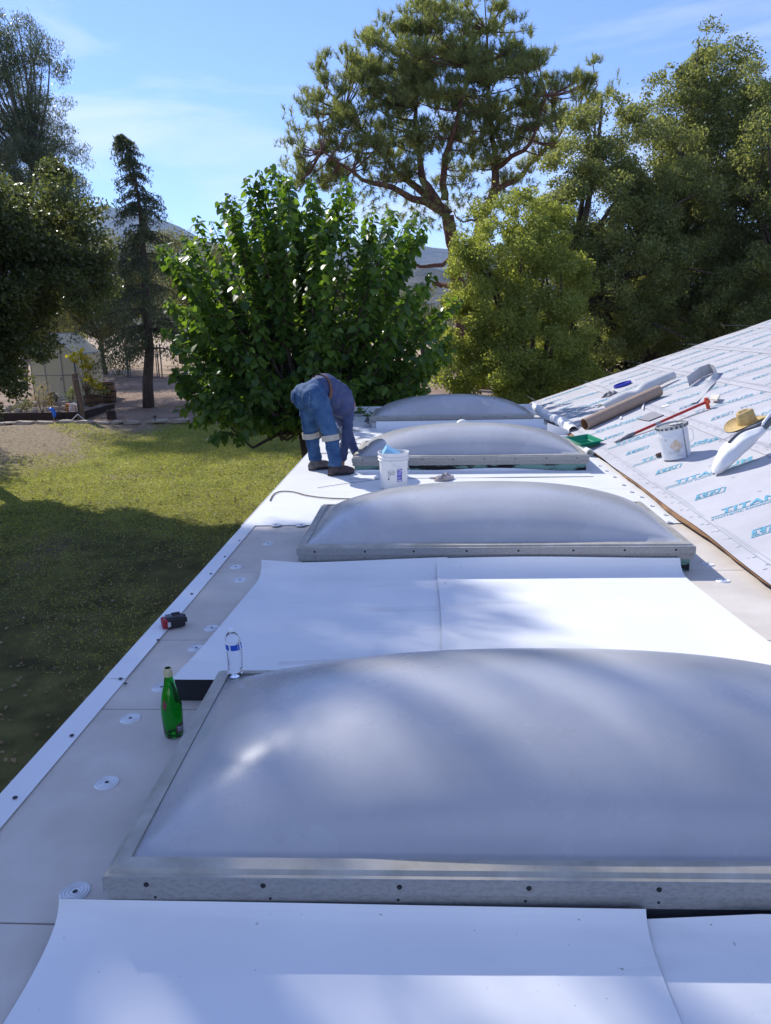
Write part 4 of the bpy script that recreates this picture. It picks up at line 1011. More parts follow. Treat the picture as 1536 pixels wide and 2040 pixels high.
def rock(name, label, c, d, seed, m_=STONE, group=None, cat='stone', rz=0.0):
    r = np.random.default_rng(seed); w = MB(); ph = r.uniform(0, 6.28, 6)
    n = 7; w.ball((0, 0, 0), 1.0, n)
    vv = []
    for x, y_, z in w.v:
        q = [math.copysign(abs(t)**0.62, t) for t in (x, y_, z)]
        k = 1+0.10*math.sin(3*x+ph[0])+0.10*math.sin(4*y_+ph[1]+2*x)+0.08*math.sin(5*z+ph[2]+3*x)
        vv.append((q[0]*d[0]/2*k, q[1]*d[1]/2*k, q[2]*d[2]/2*(1+0.12*math.sin(4*x+ph[3]))))
    w.v = vv; o = w.build(name, m_, smooth=True, sharp=35); o.location = c; o.rotation_euler = (r.normal()*0.05, r.normal()*0.05, rz)
    return tag(o, label, cat, group)
# flat stones edging the lawn
r = np.random.default_rng(15); u = -30; i = 0
ORD = ['first', 'second', 'third', 'fourth', 'fifth', 'sixth', 'seventh', 'eighth', 'ninth', 'tenth', 'eleventh', 'twelfth', 'thirteenth', 'fourteenth', 'fifteenth', 'sixteenth', 'seventeenth', 'eighteenth', 'nineteenth', 'twentieth']
x = ony(4, 842, 26.0).x-0.3; prev = 0
while x < -3.4 and i < 20:
    L = r.uniform(0.42, 0.85); yc = edge_y(x+L/2)+r.normal()*0.05
    rock('edging_stone', '%s flat edging stone of the lawn border, counted from the left' % ORD[i], (x+L/2, yc, gz(yc)+0.045), (L, r.uniform(0.25, 0.4), r.uniform(0.10, 0.19)), 200+i, group='flat stones edging the lawn', rz=-0.42*(x > -8)+r.normal()*0.06)
    x += L+r.uniform(0.0, 0.10); i += 1
r = np.random.default_rng(16)
bedrocks = [(42, 772, .35), (56, 778, .3), (38, 786, .32), (66, 784, .28), (120, 776, .35), (128, 785, .3), (104, 788, .22), (24, 800, .3), (110, 812, .3), (96, 815, .22), (128, 808, .25), (70, 820, .2), (36, 820, .25), (12, 815, .28)]
for i, (u, v, s_) in enumerate(bedrocks):
    yy = 27.2+max(0, (822-v))/50*2.3; p = ony(u, v, yy)
    rock('garden_rock', '%s rock in the raised bed, counted from the left' % ORD[sorted(range(len(bedrocks)), key=lambda k: bedrocks[k][0]).index(i)], (p.x, yy, gz(yy)+0.28), (s_, s_*0.8, s_*0.75), 230+i, group='rocks in the raised bed')
# post, leaning rod, stump and odd garden things
p = ony(163, 838, 26.7); T = thing('wooden_post', 'thick weathered wooden post at the corner of the raised bed', 'post', (p.x, 26.7, gz(26.7)))
w = MB(); w.tube([(0, 0, -0.1), (0.01, 0, 0.6), (-0.05, 0, 1.2), (-0.07, 0, 1.68)], [0.13, 0.115, 0.11, 0.105], 10); w.build('shaft', WOOD, T, smooth=True, sharp=50, world=False)
w = MB(); w.tube([(-0.10, -0.10, 1.50), (0.06, -0.13, 1.48), (0.06, 0.1, 1.50), (-0.14, 0.1, 1.52), (-0.16, -0.08, 1.5)], 0.012, 5); w.build('wire_tie', GREYP, T, world=False)
a, b = ony(156, 820, 26.5), ony(148, 722, 26.8); a.z = gz(26.5)
w = MB(); w.tube([a, b], 0.022, 6); tag(w.build('steel_stake', MT['screw']), 'thin dark steel stake leaning beside the wooden post', 'stake')
p = ony(222, 828, 26.9); T = thing('tree_stump', 'short dark tree stump on the dirt beside the stone edging', 'stump', (p.x, 26.9, gz(26.9)))
w = MB(); w.lathe([(0.19, -0.05), (0.16, 0.08), (0.15, 0.26), (0.155, 0.30), (0.12, 0.31), (0, 0.27)], 12); vv = []
for k, (x, y_, z) in enumerate(w.v): s_ = 1+0.12*math.sin(k*2.3); vv.append((x*s_, y_*s_, z+(0.03*math.sin(k*1.7) if z > 0.2 else 0)))
w.v = vv; w.build('wood', WOOD_D, T, smooth=True, sharp=40, world=False)
p = ony(101, 770, 28.6); zz = gz(28.6)+0.3
T = thing('birdhouse', 'small dark wooden birdhouse standing against the greenhouse', 'birdhouse', (p.x, 28.6, zz))
w = MB(); w.add([(-0.15, -0.1, 0), (0.15, -0.1, 0), (0.17, -0.1, 0.25), (0, -0.1, 0.44), (-0.17, -0.1, 0.25), (-0.15, 0.1, 0), (0.15, 0.1, 0), (0.17, 0.1, 0.25), (0, 0.1, 0.44), (-0.17, 0.1, 0.25)], [(0, 1, 2, 3, 4), (9, 8, 7, 6, 5), (0, 5, 6, 1), (1, 6, 7, 2), (4, 9, 5, 0)]); w.build('body', WOOD_D, T, world=False)
w = MB()
for s_ in (-1, 1): w.add([(s_*0.22, -0.14, 0.22), (0, -0.14, 0.465), (0, 0.14, 0.465), (s_*0.22, 0.14, 0.22)], [(0, 1, 2, 3)])
o = w.build('roof', WOOD_D, T, world=False); solid(o, 0.02)
p = ony(145, 805, 27.3); w = MB(); OR = mat('orange_plastic', (0.55, 0.20, 0.03), 0.5, var=0.15, vscale=10)
T = thing('planter_crate', 'orange slatted planter crate in the raised bed', 'crate', (p.x, 27.3, gz(27.3)+0.25))
for k in range(3):
    w = MB(); w.box((0, 0, 0.04+k*0.10), (0.46, 0.30, 0.075)); bevel(w.build('slat', OR, T, world=False), 0.004, 1)
w = MB(); w.box((0, 0, 0.13), (0.44, 0.28, 0.26)); w.build('liner', WOOD_D, T, world=False)
p = ony(107, 835, 26.4); w = MB(); BL = mat('blue_glaze', (0.01, 0.16, 0.72), 0.25, coat=0.4)
T = thing('garden_ornament', 'bright blue curved ornament on a thin stake before the bed', 'ornament', (p.x, 26.4, gz(26.4)))
w.tube([(0, 0, 0), (0, 0, 0.22)], 0.014, 6); w.build('stake', GREYP, T, world=False)
w = MB(); w.tube([(0.02, 0, 0.16), (0.05, 0, 0.26), (0.03, 0, 0.38), (-0.03, 0, 0.46), (-0.10, 0, 0.48), (-0.13, 0, 0.46)], [0.03, 0.07, 0.075, 0.07, 0.05, 0.02], 10); w.build('bird_body', BL, T, smooth=True, world=False)
p = ony(156, 840, 26.35); T = thing('wire_stand', 'pale triangular wire stand at the bed corner', 'stand', (p.x, 26.35, gz(26.35)))
w = MB()
for a, b in (((-0.30, 0, 0.02), (0, 0.02, 0.28)), ((0.30, 0, 0.02), (0, 0.02, 0.28)), ((-0.30, 0, 0.02), (0.30, 0, 0.02))): w.tube([a, b], 0.013, 5)
w.build('frame', MT['plate'], T, world=False)
p = ony(148, 818, 27.0); T = thing('wire_basket', 'round pale wire mesh basket beside the wooden post', 'basket', (p.x, 27.0, gz(27)+0.28))
w = MB()
for k in range(7):
    zz = 0.02+k*0.045; rr_ = 0.17*math.sqrt(max(0.1, 1-(k/7)**3)); w.tube([(rr_*math.cos(t), rr_*math.sin(t), zz) for t in np.linspace(0, 6.283, 15)], 0.006, 4)
for k in range(12):
    t = k*6.283/12; w.tube([(0.17*math.cos(t), 0.17*math.sin(t), 0), (0.168*math.cos(t), 0.168*math.sin(t), 0.18), (0.1*math.cos(t), 0.1*math.sin(t), 0.30), (0, 0, 0.31)], 0.006, 4)
w.build('wires', MT['plate'], T, world=False)
for lab, u, v, r_ in (('left of two wire hoops standing in the bed', 114, 795, 0.19), ('right of two wire hoops standing in the bed', 127, 797, 0.17)):
    p = ony(u, v, 27.7); w = MB()
    w.tube([(p.x+r_*math.cos(t), 27.7+0.05*math.sin(t), p.z+r_*math.sin(t)) for t in np.linspace(0, 6.283, 20)], 0.014, 5)
    w.tube([(p.x+r_*0.6*math.cos(t), 27.7+0.03*math.sin(t), p.z+r_*0.6*math.sin(t)) for t in np.linspace(0, 6.283, 16)], 0.010, 5)
    tag(w.build('wire_hoop', GREYP), lab, 'hoop', 'wire hoops in the bed')
# path lights and the far gate
p = ony(310, 848, 25.9); T = thing('path_light', 'tiny dark garden light on a stake at the lawn edge', 'garden light', (p.x, 25.9, gz(25.9)))
w = MB(); w.tube([(0, 0, 0), (0, 0, 0.2)], 0.015, 6); w.build('stake', MT['screw'], T, world=False)
w = MB(); w.lathe([(0.03, 0.19), (0.065, 0.22), (0.06, 0.26), (0, 0.28)], 12); w.build('cap', MT['screw'], T, world=False)
yg = 41.0; zg = gz(yg)
GALV = mat('galvanised_pipe', (0.10, 0.10, 0.105), 0.5, metal=0.5)
def post(lab, u, r_, h=1.75):
    p = ony(u, 757, yg); T_ = MB(); T_.tube([(0, 0, -0.1), (0, 0, h), (0, 0, h+0.05)], [r_, r_, r_*0.3], 8); o = T_.build('fence_post', GALV); o.location = (p.x, yg, zg); tag(o, lab, 'post', 'fence posts at the gate')
post('thick steel gate post left of the chain link gate', 256.5, 0.065); post('thin steel post right of the gate, nearer it', 318, 0.035); post('thin steel post right of the gate, farther from it', 324, 0.035)
xa, xb = ony(261, 757, yg).x, ony(314.5, 757, yg).x
T = thing('chain_link_gate', 'chain link gate with dark pipe frame behind the conifer trunk', 'gate', ((xa+xb)/2, yg, zg)); W2 = (xb-xa)/2
w = MB()
for a, b in (((-W2, 0, 0.04), (-W2, 0, 1.65)), ((W2, 0, 0.04), (W2, 0, 1.65)), ((-W2, 0, 0.04), (W2, 0, 0.04)), ((-W2, 0, 1.65), (W2, 0, 1.65))): w.tube([a, b], 0.026, 6)
w.build('frame', GALV, T, world=False)
w = MB(); k = -1.7
while k < 2*W2:
    for sgn in (1, -1):
        pts = []
        for zz in (0.05, 1.64):
            xx = (-W2+k+zz) if sgn > 0 else (W2-k-zz); pts.append([xx, zz])
        (x0, z0), (x1, z1) = pts
        def clip(xx): return z0+(z1-z0)*(xx-x0)/(x1-x0)
        lo_, hi_ = sorted((x0, x1)); lo2, hi2 = max(lo_, -W2), min(hi_, W2)
        if hi2 > lo2+0.02: w.tube([(lo2, 0.005*sgn, clip(lo2)), (hi2, 0.005*sgn, clip(hi2))], 0.004, 3, cap=False)
    k += 0.11
w.build('mesh', GALV, T, world=False, kind='stuff')
w = MB(); w.box((-W2+0.02, -0.03, 0.62), (0.10, 0.04, 0.06)); w.build('latch', GALV, T, world=False)

# ------------------------------------------------------------------ the worker, bent over beside the third skylight
def remesh(mb, name, m_, parent, vox=0.014, it=6, fac=0.5, disp=0.0, dscale=0.08):
    o = mb.build('tmp', m_)
    md = o.modifiers.new('r', 'REMESH'); md.mode = 'VOXEL'; md.voxel_size = vox
    if it:
        s_ = o.modifiers.new('s', 'SMOOTH'); s_.iterations = it; s_.factor = fac
    dg = bpy.context.evaluated_depsgraph_get(); me = bpy.data.meshes.new_from_object(o.evaluated_get(dg))
    old = o.data; bpy.data.objects.remove(o); bpy.data.meshes.remove(old)
    L = np.array(parent_loc(parent)); n = len(me.vertices); co = np.empty(n*3); me.vertices.foreach_get('co', co); co = co.reshape(-1, 3)
    if disp:
        nn = np.empty(n*3); me.vertices.foreach_get('normal', nn); nn = nn.reshape(-1, 3)
        k = 2*math.pi/dscale
        f = np.sin(k*(co[:, 2]*1.3+0.5*co[:, 0])+2.2*np.sin(k*0.31*co[:, 0]+1)+1.7*np.sin(k*0.27*co[:, 1]))*0.6+np.sin(k*0.6*(co[:, 2]-co[:, 1]*0.8)+1.5*np.sin(k*0.4*co[:, 0]))*0.5
        co = co+nn*(f*disp)[:, None]
    me.vertices.foreach_set('co', (co-L).ravel()); me.name = name
    me.polygons.foreach_set('use_smooth', [True]*len(me.polygons)); me.materials.clear(); me.materials.append(m_); me.update()
    ob = bpy.data.objects.new(name, me); COL.objects.link(ob); ob.parent = parent
    return ob
def worker():
    F = Vector((0.76, 0.65, 0)).normalized(); Rr = Vector((F.y, -F.x, 0)); Z = Vector((0, 0, 1))
    ank = {'R': Vector((-1.425, 8.08, 0.12)), 'L': Vector((-1.695, 8.42, 0.115))}
    knee = {'R': Vector((-1.475, 8.14, 0.47)), 'L': Vector((-1.735, 8.43, 0.46))}
    pel = Vector((-1.665, 8.255, 0.845))
    hip = {'R': pel+Rr*0.105, 'L': pel-Rr*0.105}
    waist = pel+F*0.10+Z*0.07; chest = Vector((-1.43, 8.55, 0.80)); neck = Vector((-1.375, 8.78, 0.745)); head = Vector((-1.36, 8.90, 0.70))
    sh = {'R': Vector((-1.315, 8.56, 0.715)), 'L': Vector((-1.535, 8.80, 0.74))}
    elb = {'R': Vector((-1.335, 8.50, 0.40)), 'L': Vector((-1.37, 8.86, 0.42))}
    wri = {'R': Vector((-1.385, 8.42, 0.135)), 'L': Vector((-1.27, 8.72, 0.17))}
    T = thing('person', 'worker in blue jeans and navy shirt bent over with knee pad straps', 'person', (-1.56, 8.25, 0.0))
    SKIN = mat('skin', (0.36, 0.20, 0.14), 0.55, var=0.06, vscale=20)
    DEN = mat('blue_denim', (0.018, 0.06, 0.155), 0.85, color2=(0.055, 0.13, 0.25), vscale=7, lo=0.38, hi=0.68, bump=0.25, bscale=60, bdist=0.004)
    SHIRT = mat('navy_shirt', (0.04, 0.056, 0.13), 0.8, color2=(0.065, 0.085, 0.18), vscale=8, bump=0.15, bscale=25, bdist=0.01)
    BOOT = mat('dark_leather', (0.035, 0.025, 0.028), 0.65, color2=(0.085, 0.06, 0.06), vscale=18, bump=0.2, bscale=70)
    BOOT2 = mat('grey_suede', (0.10, 0.09, 0.085), 0.85, color2=(0.17, 0.15, 0.14), vscale=18)
    BELT = mat('brown_leather', (0.13, 0.055, 0.03), 0.6, var=0.15)
    STRAP = mat('canvas_strap', (0.47, 0.42, 0.34), 0.85, var=0.1, vscale=25)
    HAIR = mat('greying_hair', (0.05, 0.05, 0.055), 0.8, color2=(0.22, 0.22, 0.23), vscale=60)
    # body: one continuous figure under the clothes
    b = MB()
    def cap(mb, p, q, r0, r1, n=12, k=6):
        mb.tube([p.lerp(q, t) for t in np.linspace(0, 1, k)], [r0+(r1-r0)*t for t in np.linspace(0, 1, k)], n); mb.ball(p, r0, 8); mb.ball(q, r1, 8)
    for s_ in 'RL':
        cap(b, hip[s_], knee[s_], 0.085, 0.058); cap(b, knee[s_], ank[s_], 0.055, 0.038); cap(b, sh[s_], elb[s_], 0.050, 0.040); cap(b, elb[s_], wri[s_], 0.040, 0.028)
    cap(b, pel, waist, 0.13, 0.12); cap(b, waist, chest, 0.12, 0.14); cap(b, sh['R'], sh['L'], 0.06, 0.06); cap(b, chest, neck, 0.10, 0.055); cap(b, neck, head, 0.055, 0.07)
    b.ball(head+Vector((0.02, 0.03, -0.02)), (0.078, 0.092, 0.108), 12)
    fwd = (Vector((0.55, 0.6, -0.9))).normalized()                 # face looks down and ahead
    b.ball(head+fwd*0.09, 0.03, 8); b.ball(head+Rr*0.085+Z*0.0, (0.015, 0.03, 0.035), 6); b.ball(head-Rr*0.085, (0.015, 0.03, 0.035), 6)
    for s_ in 'RL':                                                 # palms and fingers
        d = (wri[s_]-elb[s_]).normalized(); side = d.cross(F).normalized(); palm = wri[s_]+d*0.055
        b.ball(palm, (0.038, 0.038, 0.045), 8)
        for k, ln in enumerate((0.072, 0.082, 0.078, 0.062)):
            o_ = palm+side*(k-1.5)*0.020+d*0.03; m_ = o_+d*ln*0.55+F*0.008; e_ = m_+d*ln*0.35+F*0.035
            e_.z = max(e_.z, 0.022); m_.z = max(m_.z, 0.026)
            b.tube([o_, m_, e_], [0.0095, 0.009, 0.0075], 7); b.ball(e_, 0.0078, 5)
        o_ = palm-side*0.03; m_ = o_-side*0.02+d*0.025+F*0.012; e_ = m_+d*0.025+F*0.015; e_.z = max(e_.z, 0.022)
        b.tube([o_, m_, e_], [0.012, 0.011, 0.009], 7); b.ball(e_, 0.009, 5)
    remesh(b, 'body', SKIN, T, 0.007, 3)
    j = MB()
    for s_ in 'RL':
        sg = 1 if s_ == 'R' else -1
        cap(j, hip[s_]+Z*-0.02, knee[s_], 0.122, 0.088, 16); cap(j, knee[s_], ank[s_]+Z*0.05, 0.084, 0.072, 16)
        j.ball(hip[s_]-F*0.055+Z*0.005, (0.128, 0.128, 0.150), 12)
        j.tube([ank[s_]+Z*0.06, ank[s_]+Z*0.0], [0.077, 0.080], 14)
    j.ball(pel+Z*0.03, (0.17, 0.17, 0.15), 14); cap(j, pel+Z*0.02, waist+F*0.005, 0.165, 0.155, 18)
    jeans = remesh(j, 'jeans', DEN, T, 0.012, 7, disp=0.0045, dscale=0.11)
    # back pockets with a stitched edge, set on the seat
    for s_ in 'RL':
        sg = 1 if s_ == 'R' else -1
        c = hip[s_]-F*0.182+Rr*sg*0.03+Z*0.015; w = MB()
        nrm = (-F+Rr*sg*0.35+Z*0.1).normalized(); ux = Z.cross(nrm).normalized(); uz = nrm.cross(ux)
        def pp(u, v): 
            q = c+ux*(u-0.5)*0.125+uz*(v-0.5)*0.135
            d = q-(hip[s_]-F*0.055+Z*0.005); rr_ = Vector((d.x/0.137, d.y/0.137, d.z/0.160)).length
            return (hip[s_]-F*0.055+Z*0.005)+d/rr_
        w.grid(pp, 8, 8); o = w.build('back_pocket', DEN, jeans); solid(o, 0.004, 1)
        st = MB(); ring = [pp(u, v) for u, v in ((0, 1), (0, 0.5), (0.05, 0.12), (0.5, 0.0), (0.95, 0.12), (1, 0.5), (1, 1), (0.5, 1), (0, 1))]; st.tube([q+nrm*0.004 for q in ring], 0.0022, 4); st.build('stitching', STRAP, jeans)
    s = MB()
    cap(s, waist+F*0.045+Z*0.012, chest, 0.172, 0.185, 18); cap(s, chest, (sh['R']+sh['L'])/2, 0.175, 0.13, 16); cap(s, sh['R']-Rr*0.03, sh['L']+Rr*0.03, 0.098, 0.098, 14); cap(s, chest, neck, 0.12, 0.075)
    for s_ in 'RL':
        cap(s, sh[s_], elb[s_], 0.082, 0.066, 14); cap(s, elb[s_], wri[s_]+Z*0.0, 0.064, 0.050, 14)
    s.ball(chest-Z*0.09+Rr*0.06, (0.13, 0.13, 0.12), 12)            # loose cloth hanging under the chest
    s.ball(waist+F*0.12-Z*0.10+Rr*0.07, (0.11, 0.11, 0.10), 10)
    shirt = remesh(s, 'shirt', SHIRT, T, 0.012, 6, disp=0.006, dscale=0.085)
    ax = (chest-pel).normalized(); a1 = ax.cross(Z).normalized(); a2 = a1.cross(ax)
    w = MB(); c = waist-F*0.012+Z*0.0
    ring0 = [c+a1*0.188*math.cos(t)+a2*0.182*math.sin(t) for t in np.linspace(0, 6.283, 40)]
    for k in range(39): 
        p, q = ring0[k], ring0[k+1]; w.add([p-ax*0.018, q-ax*0.018, q+ax*0.018, p+ax*0.018], [(0, 1, 2, 3)])
    o = w.build('belt', BELT, T, smooth=True); solid(o, 0.006, 1)
    for s_ in 'RL':                                                 # knee pads: canvas strap round the leg and a cap in front
        d = (knee[s_]-ank[s_]).normalized(); c = knee[s_]-Z*0.05; a1 = d.cross(F).normalized(); a2 = a1.cross(d); w = MB()
        R0 = 0.098
        w.grid(lambda u, v: c+a1*R0*math.cos(u*6.283)+a2*R0*math.sin(u*6.283)+d*((v-0.5)*0.062+0.012*math.sin(u*6.283+1)), 28, 2)
        o = w.build('knee_strap', STRAP, T, smooth=True); solid(o, 0.006, 1)
        w = MB(); w.ball(c+F*0.085+d*0.02, (0.055, 0.055, 0.085), 10); w.build('knee_pad', MT['dark_grey'], T, smooth=True)
    for s_ in 'RL':
        f = MB(); fd = (F+Rr*(0.35 if s_ == 'R' else 0.15)).normalized(); a = ank[s_].copy(); a.z = 0
        sd_ = Vector((fd.y, -fd.x, 0)); M3 = Matrix((fd, sd_, Z)).transposed()
        cap(f, a+Z*0.165, a+Z*0.075, 0.050, 0.055, 14); f.ball(a+fd*0.075+Z*0.065, (0.11, 0.054, 0.052), 12, M3); f.ball(a+fd*0.145+Z*0.055, (0.072, 0.055, 0.042), 12, M3); f.ball(a-fd*0.03+Z*0.06, (0.062, 0.05, 0.058), 10, M3)
        bo = remesh(f, 'boot', BOOT if s_ == 'R' else BOOT2, T, 0.008, 3)
        w = MB(); pts = []
        for t in np.linspace(0, 6.283, 26, endpoint=False):
            xx = 0.062+0.152*math.cos(t); wd = 0.047+0.012*math.cos(t)
            pts.append((xx, wd*math.sin(t)))
        w.add([a+fd*x_+sd_*y_+Z*0.015 for x_, y_ in pts]+[a+fd*x_+sd_*y_+Z*0.042 for x_, y_ in pts], [tuple(range(26))[::-1], tuple(range(26, 52))]+[(k, (k+1) % 26, 26+(k+1) % 26, 26+k) for k in range(26)])
        w.build('sole', MT['black'], bo)
        w = MB()
        for k in range(4):
            q = a+fd*(0.045+k*0.024)+Z*(0.118-k*0.012); w.tube([q-sd_*0.035, q+Z*0.006, q+sd_*0.035], 0.0035, 5)
        w.build('laces', STRAP, bo)
    h = MB(); h.ball(head+Vector((0.0, 0.0, 0.012)), (0.092, 0.10, 0.105), 12); h.ball(head-fwd*0.03, (0.095, 0.10, 0.10), 12); remesh(h, 'hair', HAIR, T, 0.009, 2)
    return T
worker()

# ------------------------------------------------------------------ things lying on the flat roof
def lettering(txt, size, m_, parent, name, fn, bold=0.0):
    v, f = text_mesh(txt, size, 0, bold); w = MB(); w.add([fn(a, b) for a, b in v], f); return w.build(name, m_, parent, world=False)
ZM = 0.0135                                                         # top of the fixed membrane
def bucket():
    p = onz(785, 971, ZM); T = thing('plastic_bucket', 'white plastic bucket holding a blue foam block, on the roof beside the worker', 'bucket', (p.x, p.y, ZM))
    PL = mat('white_plastic', (0.72, 0.71, 0.69), 0.38, var=0.04, vscale=6); w = MB()
    r0, r1, h = 0.130, 0.148, 0.365
    w.lathe([(0, 0), (r0-0.006, 0), (r0, 0.008), (r0+(r1-r0)*0.78, h*0.78), (r1+0.007, h*0.785), (r1+0.008, h*0.80), (r1-0.001, h*0.815), (r1, h*0.86), (r1+0.009, h*0.865), (r1+0.010, h*0.88), (r1+0.001, h*0.895), (r1+0.002, h*0.965), (r1+0.009, h*0.97), (r1+0.009, h), (r1+0.001, h), (r1-0.004, h*0.97), (r0-0.006, 0.01), (0, 0.008)], 48)
    w.build('body', PL, T, smooth=True, sharp=35, world=False)
    w = MB(); w.tube([(0.157*math.cos(t), 0.157*math.sin(t)*0.98, h*0.80-0.15*math.sin((t+0.9)/3.14159*math.pi) if False else h*0.80-0.13*max(0, math.sin(t+1.9))) for t in np.linspace(-1.9, 1.24, 24)], 0.003, 6); w.build('wire_handle', MT['plate'], T, world=False)
    a0 = math.atan2(EYE.y-p.y, EYE.x-p.x)                           # towards the viewer side of the bucket
    def cyl(a, b, lift=0.0012): 
        rr_ = r0+(r1-r0)*(b/h)+lift; t = a0+a/0.14; return (rr_*math.cos(t), rr_*math.sin(t), b)
    LB = mat('violet_label', (0.08, 0.07, 0.38), 0.5, var=0.1, vscale=40); PR = mat('black_print', (0.08, 0.08, 0.09), 0.6); WP = mat('white_print', (0.7, 0.7, 0.75), 0.6)
    w = MB(); w.grid(lambda u, v: cyl(0.035+u*0.052, 0.085+v*0.125), 6, 4); lab = w.build('paper_label', LB, T, world=False)
    w = MB(); w.lathe([(0, 0), (1, 0)], 16); v0 = list(w.v); w.v = [cyl(0.061+0.018*x, 0.168+0.026*y_, 0.002) for x, y_, z in v0]; w.build('label_emblem', mat('pale_violet', (0.30, 0.30, 0.62), 0.5, var=0.3, vscale=120), lab, world=False)
    w = MB()
    for zz, x0, x1, hh in ((0.197, 0.043, 0.079, 0.004), (0.124, 0.041, 0.083, 0.004), (0.114, 0.041, 0.060, 0.004), (0.092, 0.043, 0.080, 0.010)): w.grid(lambda u, v: cyl(x0+(x1-x0)*u, zz+hh*v, 0.002), 4, 1)
    w.build('label_print', WP, lab, world=False, kind='stuff')
    for i, t in enumerate(('SEAM LIQUID', 'MEMBRANE', 'FLEX')):
        lettering(t, 0.0215, PR, T, 'printed_text', lambda a, b, i=i: cyl(-0.062+a*0.62, 0.175-i*0.021+b, 0.0015))
    w = MB(); w.lathe([(0, 0), (1, 0)], 12); w.v = [cyl(-0.055+0.009*x, 0.112+0.011*y_, 0.0015) for x, y_, z in w.v]; w.build('round_mark', PR, T, world=False)
    w = MB(); w.grid(lambda u, v: cyl(-0.06+0.07*u, 0.202+0.0015*v, 0.0015), 4, 1); w.build('printed_rule', PR, T, world=False)
    # foam block leaning in the bucket
    F_ = mat('pale_blue_foam', (0.22, 0.47, 0.68), 0.8, var=0.05, vscale=20)
    w = MB(); A, B_, C_ = (-0.06, 0.375), (0.085, 0.295), (-0.115, 0.285); yq = (-0.055, 0.06)
    pts = [(A[0], yq[0], A[1]), (B_[0], yq[0], B_[1]), (C_[0], yq[0], C_[1]), (A[0]-0.02, yq[1], A[1]+0.022), (B_[0]-0.02, yq[1], B_[1]+0.022), (C_[0]-0.02, yq[1], C_[1]+0.022)]
    pts = [(x+0.0, y_, z+0.03) for x, y_, z in pts]
    w.add(pts, [(2, 1, 0), (3, 4, 5), (0, 1, 4, 3), (1, 2, 5, 4), (2, 0, 3, 5)]); o = w.build('foam_block', F_); o.location = (p.x, p.y, ZM); o.rotation_euler = (0, 0, -0.1)
    tag(o, 'pale blue wedge of foam leaning in the white bucket', 'foam block'); bevel(o, 0.003, 1)
bucket()
GLASS = mat('green_glass', (0.05, 0.62, 0.12), 0.04, trans=1.0, ior=1.45)
def green_bottle():
    p = onz(347, 1464, 0.0); T = thing('glass_bottle', 'empty green glass bottle standing beside the nearest skylight', 'bottle', (p.x, p.y, 0.0005))
    H_ = 0.295; w = MB()
    out = [(0, 0.0), (0.030, 0.0), (0.036, 0.004), (0.0385, 0.020), (0.0425, 0.10), (0.042, 0.13), (0.037, 0.165), (0.029, 0.20), (0.021, 0.23), (0.0165, 0.26), (0.0155, 0.272), (0.0172, 0.274), (0.0172, 0.280), (0.0150, 0.283), (0.0148, H_)]
    inn = [(0.0115, H_), (0.0115, 0.272), (0.0132, 0.255), (0.018, 0.226), (0.026, 0.195), (0.0335, 0.163), (0.0388, 0.13), (0.0390, 0.10), (0.0350, 0.02), (0.030, 0.008), (0.012, 0.016), (0, 0.022)]
    w.lathe(out+inn, 36); w.build('glass', GLASS, T, smooth=True, sharp=60, world=False)
    w = MB(); w.lathe([(0.0153, 0.262), (0.0182, 0.262), (0.0182, 0.272), (0.0176, 0.276), (0.0182, 0.279), (0.0162, 0.286), (0.0155, H_+0.001), (0.0118, H_+0.001)], 24); w.build('neck_ring', mat('pale_gold_foil', (0.62, 0.56, 0.33), 0.4, metal=0.4), T, smooth=True, sharp=30, world=False)
    def prof_r(z): return np.interp(z, [q[1] for q in out], [q[0] for q in out])+0.0006
    a0 = math.atan2(EYE.y-p.y, EYE.x-p.x)
    def pt(a, z): t = a0+a; r_ = prof_r(z); return (r_*math.cos(t), r_*math.sin(t), z)
    w = MB(); w.grid(lambda u, v: pt(0.25+u*0.95, 0.02+v*0.044-0.006*(2*u-1)**2*(1 if v > 0.5 else -1)), 10, 5); lb = w.build('paper_label', mat('dull_red_label', (0.16, 0.09, 0.08), 0.6, var=0.3, vscale=40), T, smooth=True, world=False)
    w = MB(); w.grid(lambda u, v: (lambda q: (q[0]*1.012, q[1]*1.012, q[2]))(pt(0.42+u*0.62, 0.030+v*0.022)), 8, 3); w.build('label_panel', mat('grey_white_print', (0.42, 0.46, 0.55), 0.6, var=0.6, vscale=140, lo=0.42, hi=0.55), lb, smooth=True, world=False)
    w = MB(); w.add([pt(-0.85, 0.175), pt(-0.45, 0.155), pt(-0.60, 0.125), pt(-1.0, 0.145)], [(0, 1, 2, 3)]); w.v = [(x*1.02, y_*1.02, z) for x, y_, z in w.v]; w.build('neck_label', mat('maroon_label', (0.22, 0.03, 0.05), 0.5, var=0.4, vscale=90), T, world=False)
green_bottle()
